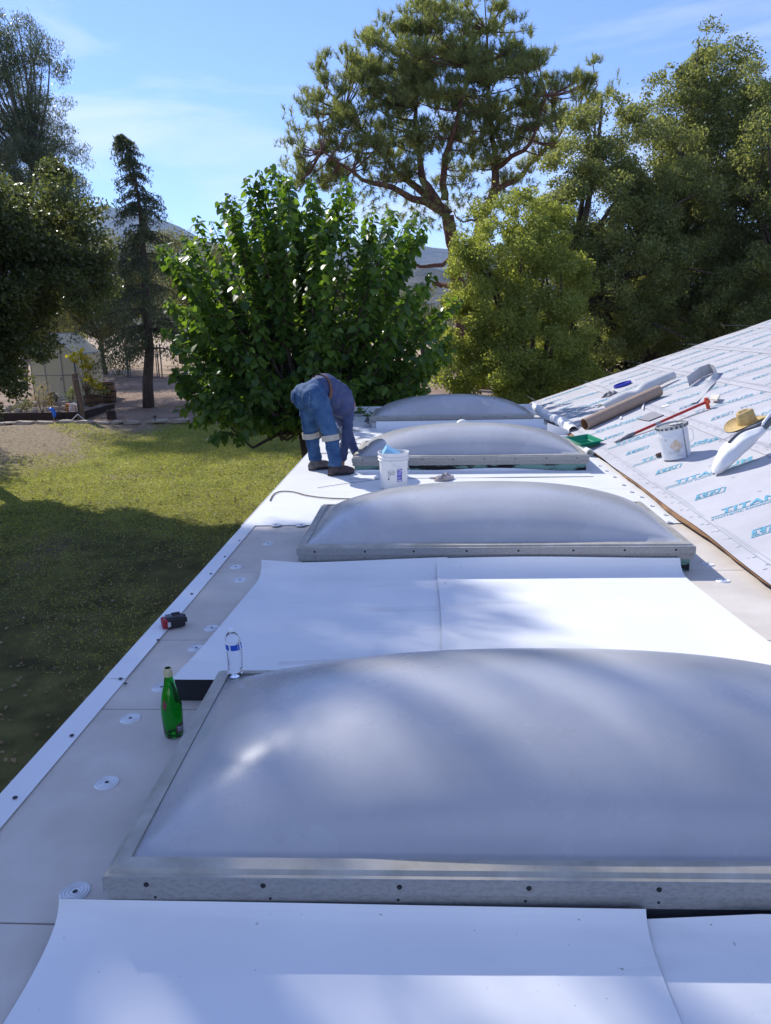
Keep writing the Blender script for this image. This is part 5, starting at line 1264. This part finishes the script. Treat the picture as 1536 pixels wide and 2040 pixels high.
def water_bottle():
    p = onz(468, 1346, 0.195); T = thing('water_bottle', 'clear plastic water bottle with blue label on the nearest skylight corner', 'bottle', (p.x, p.y, 0.195))
    PET = mat('clear_plastic', (0.97, 0.98, 1.0), 0.03, trans=1.0, ior=1.33); w = MB(); pr = [(0.0, 0.006), (0.012, 0.003), (0.024, 0.0), (0.030, 0.006)]
    for k in range(8): z = 0.022+k*0.0125; pr += [(0.0325, z), (0.0280, z+0.006)]
    pr += [(0.0322, 0.124), (0.0322, 0.150), (0.0326, 0.153), (0.031, 0.165), (0.024, 0.182), (0.0145, 0.193), (0.0125, 0.197), (0.0125, 0.208)]
    inn = [(max(0.0005, r_-0.0009), z) for r_, z in pr][::-1]
    w.lathe(pr+[(0.0, 0.208)], 32); vv = []
    for x, y_, z in w.v:                                            # a crushed, slightly bent lower half
        a = math.atan2(y_, x); k = 1-0.10*max(0, math.cos(2*a+0.6))*math.exp(-((z-0.045)/0.035)**2)*(1 if z > 0.008 else 0.3); vv.append((x*k+0.006*math.sin(z*18), y_*k, z))
    w.v = vv; w.build('body', PET, T, smooth=True, world=False)
    w = MB(); w.lathe([(0.0, 0.2125), (0.0135, 0.2125), (0.0145, 0.2105), (0.0145, 0.199), (0.0132, 0.199)], 28); w.v = [(x+0.006*math.sin(z*18), y_, z) for x, y_, z in w.v]; w.build('cap', mat('white_cap', (0.8, 0.82, 0.85), 0.4), T, smooth=True, sharp=40, world=False)
    a0 = math.atan2(EYE.y-p.y, EYE.x-p.x); BLU = mat('blue_label', (0.015, 0.09, 0.50), 0.35, var=0.2, vscale=30); WH = mat('white_label', (0.75, 0.8, 0.88), 0.35)
    def seg(name, u0, u1, m_, par, lift=0.0):
        q = MB(); q.grid(lambda u, v: (0.006*math.sin((0.125+0.024*v)*18)+(0.0329+lift)*math.cos(a0+u0+(u1-u0)*u), (0.0329+lift)*math.sin(a0+u0+(u1-u0)*u), 0.125+0.024*v), 30, 2); return q.build(name, m_, par, smooth=True, world=False)
    nt_ = BLU.node_tree; ge = nt_.nodes.new('ShaderNodeNewGeometry'); mb_ = nt_.nodes.new('ShaderNodeMix'); mb_.data_type = 'RGBA'; bs = nt_.nodes['Principled BSDF']
    src = bs.inputs['Base Color'].links[0].from_socket; nt_.links.new(src, mb_.inputs['A']); mb_.inputs['B'].default_value = (0.75, 0.8, 0.9, 1); nt_.links.new(ge.outputs['Backfacing'], mb_.inputs['Factor']); nt_.links.new(mb_.outputs['Result'], bs.inputs['Base Color'])
    lb = seg('wrap_label', -1.62, 1.62, BLU, T)
    for u0, u1 in ((-0.62, -0.40), (0.78, 1.02), (0.52, 0.56)): seg('label_stripe', u0, u1, WH, lb, 0.0004)
    for k, (z0, u0, u1) in enumerate(((0.140, 0.25, 0.40), (0.134, 0.22, 0.42), (0.128, 0.27, 0.38))):
        q = MB(); q.grid(lambda u, v: (0.0145*0.15+(0.0334)*math.cos(a0+u0+(u1-u0)*u), 0.0334*math.sin(a0+u0+(u1-u0)*u), z0+0.003*v), 6, 1); q.build('label_print', WH, lb, world=False)
water_bottle()
def battery():
    p = onz(347, 1247, 0.006); T = thing('battery_pack', 'red and black power tool battery on the white roof edge', 'battery', (p.x, p.y, 0.007), math.radians(28))
    RED = mat('red_plastic', (0.32, 0.015, 0.025), 0.4); BK = mat('black_plastic', (0.025, 0.022, 0.028), 0.5)
    w = MB(); w.box((0.01, 0, 0.028), (0.095, 0.072, 0.055)); bevel(w.build('case', BK, T, world=False), 0.008, 3)
    w = MB(); w.box((-0.048, 0, 0.027), (0.034, 0.076, 0.050)); bevel(w.build('red_end', RED, T, world=False), 0.009, 3)
    w = MB(); w.box((0.0, 0, 0.060), (0.082, 0.046, 0.012)); bevel(w.build('slide_rail', mat('grey_plastic', (0.10, 0.10, 0.12), 0.5), T, world=False), 0.003, 2)
    for yy in (-0.018, 0, 0.018):
        w = MB(); w.box((0.015, yy, 0.068), (0.045, 0.006, 0.006)); w.build('contact_slot', BK, T, world=False)
    w = MB(); w.box((-0.030, -0.0375, 0.025), (0.016, 0.003, 0.028)); bevel(w.build('release_tab', mat('silver_tab', (0.6, 0.6, 0.62), 0.4), T, world=False), 0.001, 1)
    for s_ in (-1, 1):
        w = MB(); w.box((0.062, s_*0.022, 0.035), (0.014, 0.016, 0.03)); bevel(w.build('end_lug', BK, T, world=False), 0.003, 1)
battery()
# cords, rag, small tools
def cord(label, pts, r_, m_, z=ZM, name='cord'):
    P = [onz(u, v, z) for u, v in pts]; D = []
    for i in range(len(P)-1):
        p0, p1, p2, p3 = P[max(i-1, 0)], P[i], P[i+1], P[min(i+2, len(P)-1)]
        for t in np.linspace(0, 1, 6, endpoint=False): D.append(0.5*((2*p1)+(p2-p0)*t+(2*p0-5*p1+4*p2-p3)*t*t+(3*p1-p0-3*p2+p3)*t**3)+Vector((0, 0, r_)))
    D.append(P[-1]+Vector((0, 0, r_))); w = MB(); w.tube(D, r_, 7); return tag(w.build(name, m_, smooth=True), label, 'cord')
CORD = mat('tan_cord', (0.20, 0.15, 0.09), 0.7)
cord('brown power cord curving across the white roof before the worker', [(538, 998), (545, 986), (560, 980), (585, 981), (612, 988), (650, 993), (700, 995), (735, 994), (765, 990)], 0.006, CORD)
cord('thin dark cord lying between the boots and the bucket', [(633, 972), (665, 967), (700, 962), (755, 955)], 0.0022, MT['screw'])
cord('dark cord running under the worker to the skylight', [(632, 904), (660, 903), (690, 902), (712, 898)], 0.004, MT['screw'], 0.017)
cord('small loop of cord beside the third skylight', [(722, 885), (709, 884), (706, 879), (712, 875), (724, 873)], 0.005, MT['dark_grey'], 0.02)
def crumple(name, label, c, d, m_, seed, cat, rz=0.0, nx_=16, ny_=12, amp=0.35, base=None):
    r = np.random.default_rng(seed); k = r.uniform(2, 9, (9, 2))*r.choice([-1, 1], (9, 2)); ph = r.uniform(0, 6.28, 9); w = MB()
    def fn(u, v):
        x, y_ = (u-0.5)*d[0], (v-0.5)*d[1]; f = sum(math.sin(k[i, 0]*u*2+k[i, 1]*v*2+ph[i])/(1+0.25*i) for i in range(9))/3.5
        e = math.sin(math.pi*u)**0.45*math.sin(math.pi*v)**0.45
        z = d[2]*e*(0.6+amp*f*1.6)
        s_ = 1+0.25*math.sin(5*u+ph[0])*math.sin(4*v+ph[1])
        return (x*s_+0.12*d[0]*math.sin(7*v+ph[2]), y_*s_+0.12*d[1]*math.sin(6*u+ph[3]), max(z, 0.002))
    w.grid(fn, nx_, ny_); o = w.build(name, m_, smooth=True); solid(o, 0.003, 1); o.location = c; o.rotation_euler = (0, 0, rz)
    return tag(o, label, cat)
p = onz(884, 955, ZM); crumple('rag', 'crumpled grey-brown rag on the white roof right of the bucket', (p.x, p.y, ZM), (0.20, 0.16, 0.075), mat('dirty_rag', (0.26, 0.21, 0.19), 0.9, color2=(0.50, 0.44, 0.42), vscale=14), 3, 'rag', 0.2)
p = onz(1018, 967, ZM); w = MB(); w.tube([(-0.05, 0, 0.004), (-0.05, 0, 0.03), (0.05, 0, 0.03), (0.05, 0, 0.004)], 0.004, 6); w.tube([(-0.05, 0.03, 0.004), (-0.05, 0.03, 0.012), (0.05, 0.03, 0.012), (0.05, 0.03, 0.004)], 0.004, 6)
o = w.build('wire_bracket', MT['dark_grey']); o.location = p; tag(o, 'small grey wire bracket lying behind the second dome', 'bracket')
p = onz(706, 858, 0.018); T = thing('putty_knife', 'dark bladed putty knife lying between the two far skylights', 'putty knife', (p.x, p.y, 0.02), -0.15)
w = MB(); w.add([(-0.09, -0.045, 0), (0.07, -0.018, 0), (0.07, 0.018, 0), (-0.09, 0.045, 0)], [(0, 1, 2, 3)]); o = w.build('blade', MT['dark_grey'], T, world=False); solid(o, 0.003, 1)
w = MB(); w.tube([(0.065, 0, 0.006), (0.10, 0, 0.012), (0.20, 0, 0.013), (0.23, 0, 0.012)], [0.008, 0.013, 0.015, 0.009], 8); w.build('handle', MT['flash'], T, smooth=True, world=False)
p = ony(922, 843, 11.2); T = thing('tape_roll', 'white roll of seam tape standing between the two far skylights', 'tape roll', (p.x, 11.2, 0.018), 0.2)
w = MB(); w.lathe([(0.06, -0.05), (0.10, -0.05), (0.10, 0.05), (0.06, 0.05), (0.06, -0.05)], 32, (0, 0, 0.10), M=Matrix.Rotation(math.pi/2, 3, 'X')); w.build('roll', MT['membrane'], T, smooth=True, sharp=40, world=False)
w = MB(); w.lathe([(0.052, -0.051), (0.06, -0.051), (0.06, 0.051), (0.052, 0.051), (0.052, -0.051)], 28, (0, 0, 0.10), M=Matrix.Rotation(math.pi/2, 3, 'X')); w.build('core', MT['card'], T, smooth=True, sharp=40, world=False)
# curled white offcuts heaped at the right end of the farthest skylight
def curl():
    w = MB(); A = onz(1142, 867, 0.03); B_ = onz(1062, 815, 0.10)
    ax = (B_-A); n = 60; L = ax.length; ax.normalize(); sx = ax.cross(Vector((0, 0, 1))).normalized(); up_ = sx.cross(ax)
    def fn(u, v):
        t = v; r_ = (0.066-0.012*t)*(1+0.22*abs(math.sin(t*26))+0.10*math.sin(t*11)); a = -2.4+u*4.9
        c = A+ax*L*t+Vector((0, 0, 0.06+0.025*math.sin(t*7)))
        q = c+sx*r_*math.sin(a)+up_*r_*math.cos(a); q.z = max(q.z, 0.018); return q
    w.grid(fn, 22, 90); o = w.build('membrane_curl', [MT['membrane'], MT['under']], smooth=True); solid(o, 0.002).material_offset = 0
    tag(o, 'curled and ribbed white membrane offcut at the farthest skylight corner', 'offcut')
    w = MB(); c = onz(1112, 868, 0.02)
    w.grid(lambda u, v: (c.x-0.16+0.42*u, c.y-0.02+0.05*u, 0.018+0.19*v*(1-0.8*u)+0.0), 10, 6); o = w.build('membrane_flap', [MT['membrane'], MT['under']], smooth=True); solid(o, 0.002)
    tag(o, 'white membrane corner flap folded up in front of the curled offcut', 'offcut')
curl()

# ------------------------------------------------------------------ things lying on the pitched roof
def slope_rot(rz=0.0): return (Matrix.Rotation(-TH, 4, 'Y') @ Matrix.Rotation(rz, 4, 'Z')).to_euler()
def on_slope(name, label, cat, u, v, rz=0.0, h=0.013):
    s_, y_ = ons(u, v); return thing(name, label, cat, sl(s_, y_, h), rot=slope_rot(rz))
def pail():
    T = on_slope('metal_pail', 'white metal pail with ribbed lid and orange diamond mark on the pitched roof', 'pail', 1349, 912)
    T.rotation_euler = (Matrix.Rotation(-TH*0.72, 4, 'Y')).to_euler()
    WM = mat('white_tin', (0.66, 0.68, 0.70), 0.35, metal=0.15, color2=(0.74, 0.75, 0.76), vscale=5); w = MB(); r0, r1, h = 0.138, 0.148, 0.335
    w.lathe([(0, 0), (r0-0.003, 0), (r0+0.002, 0.004), (r0, 0.012), (r0+0.004, 0.10), (r0+0.0065, 0.235), (r0+0.009, 0.24), (r0+0.0065, 0.246), (r1-0.002, h-0.012), (r1, h)], 44); body = w.build('body', WM, T, smooth=True, sharp=35, world=False)
    lid = MB(); lid.lathe([(0, h-0.006), (0.03, h-0.004), (0.11, h-0.006), (0.136, h-0.008), (0.139, h+0.006), (0.150, h+0.008), (0.154, h+0.002), (0.153, h-0.022)], 44); ld = lid.build('lid', mat('lid_tin', (0.42, 0.42, 0.40), 0.4, metal=0.5, var=0.2, vscale=7), T, smooth=True, sharp=35, world=False)
    lug = MB(); lug.box((0, 0, 0), (0.010, 0.026, 0.024)); l0 = None
    for k in range(20):
        t = 2*math.pi*k/20; loc = (0.1545*math.cos(t), 0.1545*math.sin(t), h-0.012)
        if l0 is None: l0 = bevel(lug.build('crimp_lug', mat('dark_tin', (0.10, 0.11, 0.13), 0.4, metal=0.5), ld, world=False), 0.002, 1); l0.location = loc; l0.rotation_euler = (0, 0, t)
        else:
            q = share(l0, 'crimp_lug', ld, loc, (0, 0, t)); bevel(q, 0.002, 1)
    sp = MB(); r_ = np.random.default_rng(4)
    for k in range(7): sp.ball((0.02+r_.normal()*0.025, -0.01+r_.normal()*0.02, h+0.004), (0.03*r_.uniform(.6, 1), 0.025, 0.008), 6)
    sp.build('dried_sealant', mat('dried_sealant', (0.55, 0.53, 0.47), 0.7), ld, smooth=True, world=False)
    a0 = math.atan2(-T.location.y, -0.436-T.location.x)
    def cyl(a, b, lift=0.0012): rr_ = r0+0.006+0.002*(b/h)+lift; t = a0+a/0.145; return (rr_*math.cos(t), rr_*math.sin(t), b)
    w = MB(); w.grid(lambda u, v: cyl(0.02+((u-0.5)+(v-0.5))*0.062, 0.145+((v-0.5)-(u-0.5))*0.062), 8, 8); dm = w.build('diamond_mark', mat('faded_orange', (0.62, 0.40, 0.22), 0.6, color2=(0.72, 0.66, 0.58), vscale=30), T, world=False)
    OUT = mat('brown_outline', (0.30, 0.26, 0.24), 0.6); w = MB()
    for (u0, v0, u1, v1) in ((0, 0, 1, 0), (1, 0, 1, 1)): 
        def e(t, k): uu, vv = u0+(u1-u0)*t, v0+(v1-v0)*t; return cyl(0.02+((uu-0.5)+(vv-0.5))*0.066, 0.145+((vv-0.5)-(uu-0.5))*0.066-0.003*k, 0.002)
        w.grid(lambda u, v: e(u, v), 8, 1)
    w.build('diamond_outline', OUT, T, world=False)
    GP = mat('grey_ink', (0.30, 0.31, 0.34), 0.6); lettering('FLAMMABLE', 0.016, GP, T, 'printed_text', lambda a, b: cyl(0.005+a*0.8, 0.035+b))
    w = MB()
    for k in range(4): w.grid(lambda u, v: cyl(-0.07+0.12*u, 0.062+k*0.009+0.0022*v), 8, 1)
    w.grid(lambda u, v: cyl(-0.085+0.02*u, 0.20+0.02*v), 3, 1); w.build('small_print', mat('faint_ink', (0.50, 0.52, 0.55), 0.6), T, world=False, kind='stuff')
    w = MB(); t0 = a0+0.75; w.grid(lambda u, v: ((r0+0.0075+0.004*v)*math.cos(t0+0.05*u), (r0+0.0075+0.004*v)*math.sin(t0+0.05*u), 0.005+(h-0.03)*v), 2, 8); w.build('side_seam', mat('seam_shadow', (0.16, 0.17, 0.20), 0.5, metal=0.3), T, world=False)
    w = MB(); w.tube([(0.155*math.cos(a0+1.5), 0.155*math.sin(a0+1.5), 0.27), (0.19*math.cos(a0+1.45), 0.19*math.sin(a0+1.45), 0.25), (0.20*math.cos(a0+1.2), 0.20*math.sin(a0+1.2), 0.17), (0.168*math.cos(a0+1.0), 0.168*math.sin(a0+1.0), 0.14)], 0.003, 6); w.build('wire_handle', MT['plate'], T, world=False)
    s2, y2 = ons(1316, 912); w = MB(); w.tube([(-0.035, 0, 0), (0.035, 0, 0)], 0.022, 10); o = w.build('pipe_offcut', mat('dark_brown_foam', (0.075, 0.05, 0.045), 0.8)); o.location = sl(s2, y2, 0.036); o.rotation_euler = slope_rot(0.1); tag(o, 'short dark brown tube offcut beside the metal pail', 'offcut')
pail()
def hat():
    T = on_slope('straw_hat', 'yellow straw cowboy hat with dented crown on the pitched roof', 'hat', 1490, 847, 0.35)
    ST = mat('straw', (0.44, 0.30, 0.11), 0.75, color2=(0.60, 0.45, 0.20), vscale=30, bump=0.35, bscale=140, bdist=0.004)
    w = MB(); n = 56
    def crown(u, v):
        a = u*2*math.pi; rx, ry = 0.088, 0.074
        if v < 0.62:
            t = v/0.62; k = 1-0.16*t; return (rx*k*math.cos(a), ry*k*math.sin(a), 0.012+0.125*t)
        t = (v-0.62)/0.38; k = 0.84*(1-t)**0.8; x, y_ = rx*k*math.cos(a), ry*k*math.sin(a)
        z = 0.137+0.016*math.sin(min(1, t*2.2)*math.pi/2)-0.030*math.exp(-(y_/0.022)**2)*min(1, t*1.6)-0.012*max(0, math.cos(a+2.6))*t
        return (x, y_, z)
    w.grid(crown, n, 18); w.build('crown', ST, T, smooth=True, world=False)
    b = MB()
    def brim(u, v):
        a = u*2*math.pi; k = v; rx, ry = 0.088+0.115*k, 0.074+0.100*k
        z = 0.012+0.045*k*k*abs(math.sin(a))**2.0-0.012*k*abs(math.cos(a))+0.0016*math.sin(k*34)
        return (rx*math.cos(a), ry*math.sin(a), z)
    b.grid(brim, n, 24); o = b.build('brim', ST, T, smooth=True, world=False); solid(o, 0.003, 0)
    bd = MB(); bd.grid(lambda u, v: (0.0895*math.cos(u*6.2832)*(1-0.03*v), 0.0755*math.sin(u*6.2832)*(1-0.03*v), 0.013+0.022*v), n, 1); bd.build('hat_band', mat('straw_band', (0.55, 0.38, 0.12), 0.7), T, smooth=True, world=False)
    e = MB()
    for k in range(3): e.ball((-0.078+0.004*k, -0.030+k*0.016, 0.105), (0.004, 0.004, 0.004), 5)
    e.build('vent_holes', MT['black'], T, world=False)
    T.scale = (1.2, 1.2, 1.02)
hat()
def tube_and_sheet():
    a = ons(1168, 858); b = ons(1316, 791); A = sl(a[0], a[1], 0.095); B_ = sl(b[0], b[1], 0.095); d = (B_-A).normalized(); r_ = 0.082
    T = thing('cardboard_tube', 'long brown cardboard tube lying up the pitched roof', 'tube', A, rot=d.to_track_quat('Z', 'Y').to_euler()); L = (B_-A).length
    w = MB(); w.lathe([(r_-0.008, 0), (r_, 0), (r_, L), (r_-0.008, L)], 36); w.build('outer', MT['card'], T, smooth=True, sharp=40, world=False)
    w = MB(); w.lathe([(r_-0.0085, 0.001), (r_-0.0085, L-0.001)], 36); w.build('inner', MT['card_in'], T, smooth=True, world=False)
    sx = d.cross(SN).normalized(); GRY = mat('grey_white_sheet', (0.55, 0.55, 0.53), 0.5, var=0.05, vscale=5)
    w = MB(); A2 = sl(*ons(1200, 826), 0.02); B2 = sl(*ons(1345, 758), 0.02); d2 = (B2-A2); L2 = d2.length; d2.normalize()
    s2 = d2.cross(SN).normalized()
    def fn(u, v):                                                    # loosely curled sheet lying along and over the tube
        R_ = 0.062+0.030*math.sin(v*3.0+0.4)-0.02*math.exp(-((v-0.42)/0.10)**2)+0.05*max(0, v-0.7)
        ang = -2.2+u*(3.6-0.9*v)
        c = A2+d2*L2*v+SN*(R_*0.92)+s2*(0.02+0.05*math.sin(v*5))
        q = c-s2*R_*math.sin(ang)*1.1+SN*R_*math.cos(ang)*(1-0.25*math.exp(-((v-0.42)/0.08)**2))
        h = (q-Vector((SX0, q.y, SZ0))).dot(SN)
        if h < 0.016: q = q+SN*(0.016-h)
        return q
    w.grid(fn, 20, 48); o = w.build('rolled_sheet', GRY, smooth=True); solid(o, 0.002); tag(o, 'loosely curled grey-white sheet behind the cardboard tube', 'membrane sheet')
    return
tube_and_sheet()
def red_tool():
    a = ons(1258, 872); b = ons(1412, 816); A = sl(a[0], a[1], 0.035); B_ = sl(b[0], b[1], 0.10); d = (B_-A).normalized()
    T = thing('pry_bar', 'long red handled roofing tool with grey forked head behind the pail', 'tool', A)
    RED = mat('red_paint', (0.42, 0.035, 0.03), 0.45, var=0.15, vscale=20); ORG = mat('orange_red_grip', (0.62, 0.09, 0.03), 0.5)
    w = MB(); w.tube([A, A.lerp(B_, 0.5), B_], 0.017, 8); w.build('shaft', RED, T, smooth=True, sharp=40)
    w = MB(); q = A-d*0.03; sd_ = d.cross(SN).normalized(); w.tube([A+d*0.05, q, q-d*0.08-SN*0.01], [0.021, 0.026, 0.022], 8)
    for s_ in (-1, 1): w.tube([q-d*0.06, q-d*0.13+sd_*s_*0.028-SN*0.012, q-d*0.18+sd_*s_*0.03-SN*0.012], [0.018, 0.016, 0.009], 7)
    w.build('forked_head', mat('worn_steel', (0.20, 0.20, 0.21), 0.45, metal=0.7), T, smooth=True, sharp=50)
    w = MB(); w.tube([B_-d*0.02, B_+d*0.03], 0.032, 10); w.tube([B_+SN*0.05, B_-SN*0.085], 0.022, 8); w.tube([B_+sd_*0.05, B_-sd_*0.05], 0.018, 8); w.build('end_grip', ORG, T, smooth=True, sharp=50)
    w = MB(); p = A+d*0.32; w.tube([p, p+d*0.07], 0.0195, 8); w.build('collar', mat('worn_collar', (0.35, 0.33, 0.32), 0.5, metal=0.6), T, smooth=True, sharp=50)
red_tool()
def flat(name, label, cat, quad, m_, h=0.016, t=0.004, bend=0.0):
    w = MB(); Q = [sl(*ons(u, v), h) for u, v in quad]
    w.grid(lambda u, v: (Q[0]*(1-u)+Q[1]*u)*(1-v)+(Q[3]*(1-u)+Q[2]*u)*v+SN*bend*(u-0.5)**2*4, 4, 4); o = w.build(name, m_, smooth=True); solid(o, t, 1); return tag(o, label, cat)
flat('membrane_patch', 'dark grey square patch lying between the cardboard tube and the red tool', 'patch', [(1271, 837), (1293, 841), (1323, 829), (1298, 823)], mat('grey_patch', (0.27, 0.26, 0.28), 0.7))
flat('paper_scrap', 'small white rectangular scrap above the grey patch', 'scrap', [(1317, 812), (1321, 814), (1336, 810), (1330, 808)], MT['membrane'])
flat('plastic_strip', 'thin white strip leaning against the cardboard tube', 'scrap', [(1279, 819), (1282, 819), (1287, 803), (1284, 803)], MT['membrane'], 0.03)
flat('paper_tag', 'tiny white tag at the foot of the cardboard tube', 'scrap', [(1235, 837), (1239, 837), (1240, 833), (1236, 833)], MT['membrane'], 0.02)
o = flat('foam_pad', 'cream square pad tilted at the upper end of the red tool', 'pad', [(1416, 804), (1431, 807), (1437, 797), (1421, 796)], mat('cream_foam', (0.62, 0.58, 0.48), 0.8), 0.05, 0.02)
def lid():
    T = on_slope('bucket_lid', 'round dark blue bucket lid near the far edge of the pitched roof', 'lid', 1241, 769)
    B_ = mat('blue_plastic', (0.02, 0.035, 0.36), 0.4); w = MB(); w.lathe([(0, 0.012), (0.12, 0.012), (0.128, 0.02), (0.132, 0.036), (0.148, 0.036), (0.152, 0.030), (0.150, 0.0), (0.145, 0.0), (0.144, 0.028), (0.135, 0.028), (0.130, 0.006), (0, 0.004)], 40); w.build('disc', B_, T, smooth=True, sharp=35, world=False)
    g = MB(); g.lathe([(0.085, 0.012), (0.087, 0.016), (0.093, 0.016), (0.095, 0.012)], 36); g.build('pressed_ring', B_, T, smooth=True, sharp=35, world=False)
lid()
def ribbon():
    path = [(1374, 772, 0), (1388, 762, 0), (1402, 752, 0), (1418, 746, 0), (1430, 747, 0.15), (1431, 755, 0.4), (1424, 766, 0.75), (1412, 779, 1), (1400, 792, 1), (1389, 805, 1)]
    Q = [(sl(*ons(u, v), 0.016), f) for u, v, f in path]; w = MB(); D = []
    for i in range(len(Q)-1):
        for t in np.linspace(0, 1, 5, endpoint=False): D.append((Q[i][0].lerp(Q[i+1][0], t), Q[i][1]+(Q[i+1][1]-Q[i][1])*t))
    D.append(Q[-1]); n = len(D)-1
    def fn(u, v):
        i = int(round(u*n)); p, f = D[i]; d = (D[min(i+1, n)][0]-D[max(i-1, 0)][0]).normalized(); sd_ = d.cross(SN).normalized()
        wv = SN*(1-f)*0.15+sd_*f*0.09; return p+wv*v+SN*0.01*f*math.sin(u*20)
    w.grid(fn, n, 3); o = w.build('membrane_ribbon', mat('grey_ribbon', (0.50, 0.50, 0.50), 0.5), smooth=True); solid(o, 0.002); tag(o, 'looped grey membrane ribbon standing on edge high on the pitched roof', 'offcut')
ribbon()
def white_bag():
    a = ons(1424, 950); b = ons(1520, 905); A = sl(a[0], a[1], 0.03); B_ = sl(b[0], b[1], 0.20); d = (B_-A)
    T = thing('tool_bag', 'long white plastic sleeve tapering to a point, grey handle at its raised end', 'bag', A)
    WB = mat('white_plastic_film', (0.74, 0.73, 0.70), 0.35, var=0.05, vscale=8, bump=0.35, bscale=12, bdist=0.02); w = MB(); dn = d.normalized(); sd_ = dn.cross(SN).normalized(); un = sd_.cross(dn)
    def fn(u, v):
        a_ = u*2*math.pi; t = v; R_ = 0.012+0.105*math.sin(math.pi*min(1, (t*0.86)**0.8*1.0))**0.8*(1-0.25*t) if t < 0.995 else 0.02
        fac = 1+0.06*math.sin(a_*5+t*9)+0.04*math.sin(a_*3-t*14)
        return A+d*1.12*t+sd_*R_*1.1*fac*math.cos(a_)+un*R_*0.72*fac*math.sin(a_)+SN*0.05*math.sin(t*math.pi)
    w.grid(fn, 28, 26); w.build('sleeve', WB, T, smooth=True)
    w = MB(); pts = [fn(0.27, t)+Vector((0, 0, 0.006)) for t in np.linspace(0.42, 0.98, 10)]; w.tube(pts, 0.012, 6); w.build('strap', MT['dark_grey'], T, smooth=True)
    E_ = A+d*1.10; w = MB(); w.tube([E_, E_+dn*0.10+SN*0.01, E_+dn*0.26-SN*0.02], [0.028, 0.034, 0.030], 10); w.build('handle', mat('grey_handle', (0.13, 0.14, 0.15), 0.5), T, smooth=True)
    w = MB(); w.tube([E_+SN*0.02, E_+SN*0.045+dn*0.04, E_+SN*0.08+dn*0.22], [0.012, 0.014, 0.012], 8); w.build('nozzle', MT['plate'], T, smooth=True)
white_bag()
a = ons(1432, 883); b = ons(1545, 838); w = MB(); w.tube([sl(a[0], a[1], 0.018), sl((a[0]+b[0])/2, (a[1]+b[1])/2, 0.035), sl(b[0], b[1], 0.05)], [0.004, 0.006, 0.007], 7)
tag(w.build('fibreglass_rod', mat('grey_rod', (0.45, 0.46, 0.48), 0.4), smooth=True), 'thin grey rod lying up the slope below the straw hat', 'rod')
s_, y_ = ons(1180, 842); crumple('work_gloves', 'crumpled brown work gloves beside the lower end of the cardboard tube', sl(s_, y_, 0.016), (0.42, 0.16, 0.07), mat('glove_leather', (0.14, 0.105, 0.085), 0.85, color2=(0.34, 0.28, 0.23), vscale=16), 8, 'gloves').rotation_euler = slope_rot(0.45)
s_, y_ = ons(1214, 789); crumple('crumpled_cloth', 'small crumpled grey cloth left of the blue lid', sl(s_, y_, 0.016), (0.22, 0.18, 0.07), mat('grey_cloth', (0.13, 0.125, 0.13), 0.9, color2=(0.32, 0.31, 0.31), vscale=18), 9, 'cloth').rotation_euler = slope_rot(0.3)
def tray():
    p = onz(1164, 884, 0.10); T = thing('paint_tray', 'green plastic tray wedged between flat roof and pitched roof', 'tray', (p.x, p.y, 0.105), rot=Euler((0.05, -0.10, 0.25)))
    G = mat('green_plastic', (0.0, 0.24, 0.125), 0.4, var=0.08, vscale=8); w = MB(); a, b, h = 0.145, 0.20, 0.06
    def ring(k, z): return [(-a*k, -b*k, z), (a*k, -b*k, z), (a*k, b*k, z), (-a*k, b*k, z)]
    P = ring(0.82, 0)+ring(0.98, h)+ring(1.08, h)+ring(1.08, h-0.012)
    P2 = ring(0.80, 0.006)+ring(0.96, h-0.002)
    w.add(P, [(3, 2, 1, 0)]+[(4*i+k, 4*i+(k+1) % 4, 4*i+4+(k+1) % 4, 4*i+4+k) for i in range(3) for k in range(4)]); w.add(P2, [(0, 1, 2, 3)]+[(k, 4+k, 4+(k+1) % 4, (k+1) % 4) for k in range(4)])
    bevel(w.build('shell', G, T, world=False), 0.004, 2)
    for k in range(5):
        w = MB(); w.box((0, -0.10+k*0.05, 0.012), (0.18, 0.012, 0.012)); bevel(w.build('rib', G, T, world=False), 0.003, 1)
    q = onz(1172, 902, 0.05); w = MB(); w.lathe([(0.034, -0.10), (0.044, -0.10), (0.044, 0.10), (0.034, 0.10), (0.034, -0.10)], 24, (0, 0, 0), M=Matrix.Rotation(math.pi/2, 3, 'X')); o = w.build('membrane_roll', MT['membrane'], smooth=True, sharp=40); o.location = (q.x, q.y+0.05, 0.058); o.rotation_euler = (0, 0, 0.1)
    tag(o, 'short white roll of membrane tucked under the green tray', 'roll')
tray()

# ------------------------------------------------------------------ the air between here and the mountains
w = MB(); w.box((0, 1400, 244), (5200, 2900, 516)); hz = w.build('haze', None); hz['kind'] = 'stuff'; hz['label'] = 'thin blue haze in front of the distant mountains'
HM = bpy.data.materials.new('thin_haze'); HM.use_nodes = True; n, l = HM.node_tree.nodes, HM.node_tree.links; n.clear()
out = n.new('ShaderNodeOutputMaterial'); pv = n.new('ShaderNodeVolumePrincipled'); pv.inputs['Color'].default_value = (0.50, 0.70, 1.0, 1); pv.inputs['Density'].default_value = 0.00015; pv.inputs['Anisotropy'].default_value = 0.2
l.new(pv.outputs['Volume'], out.inputs['Volume']); hz.data.materials.clear(); hz.data.materials.append(HM)
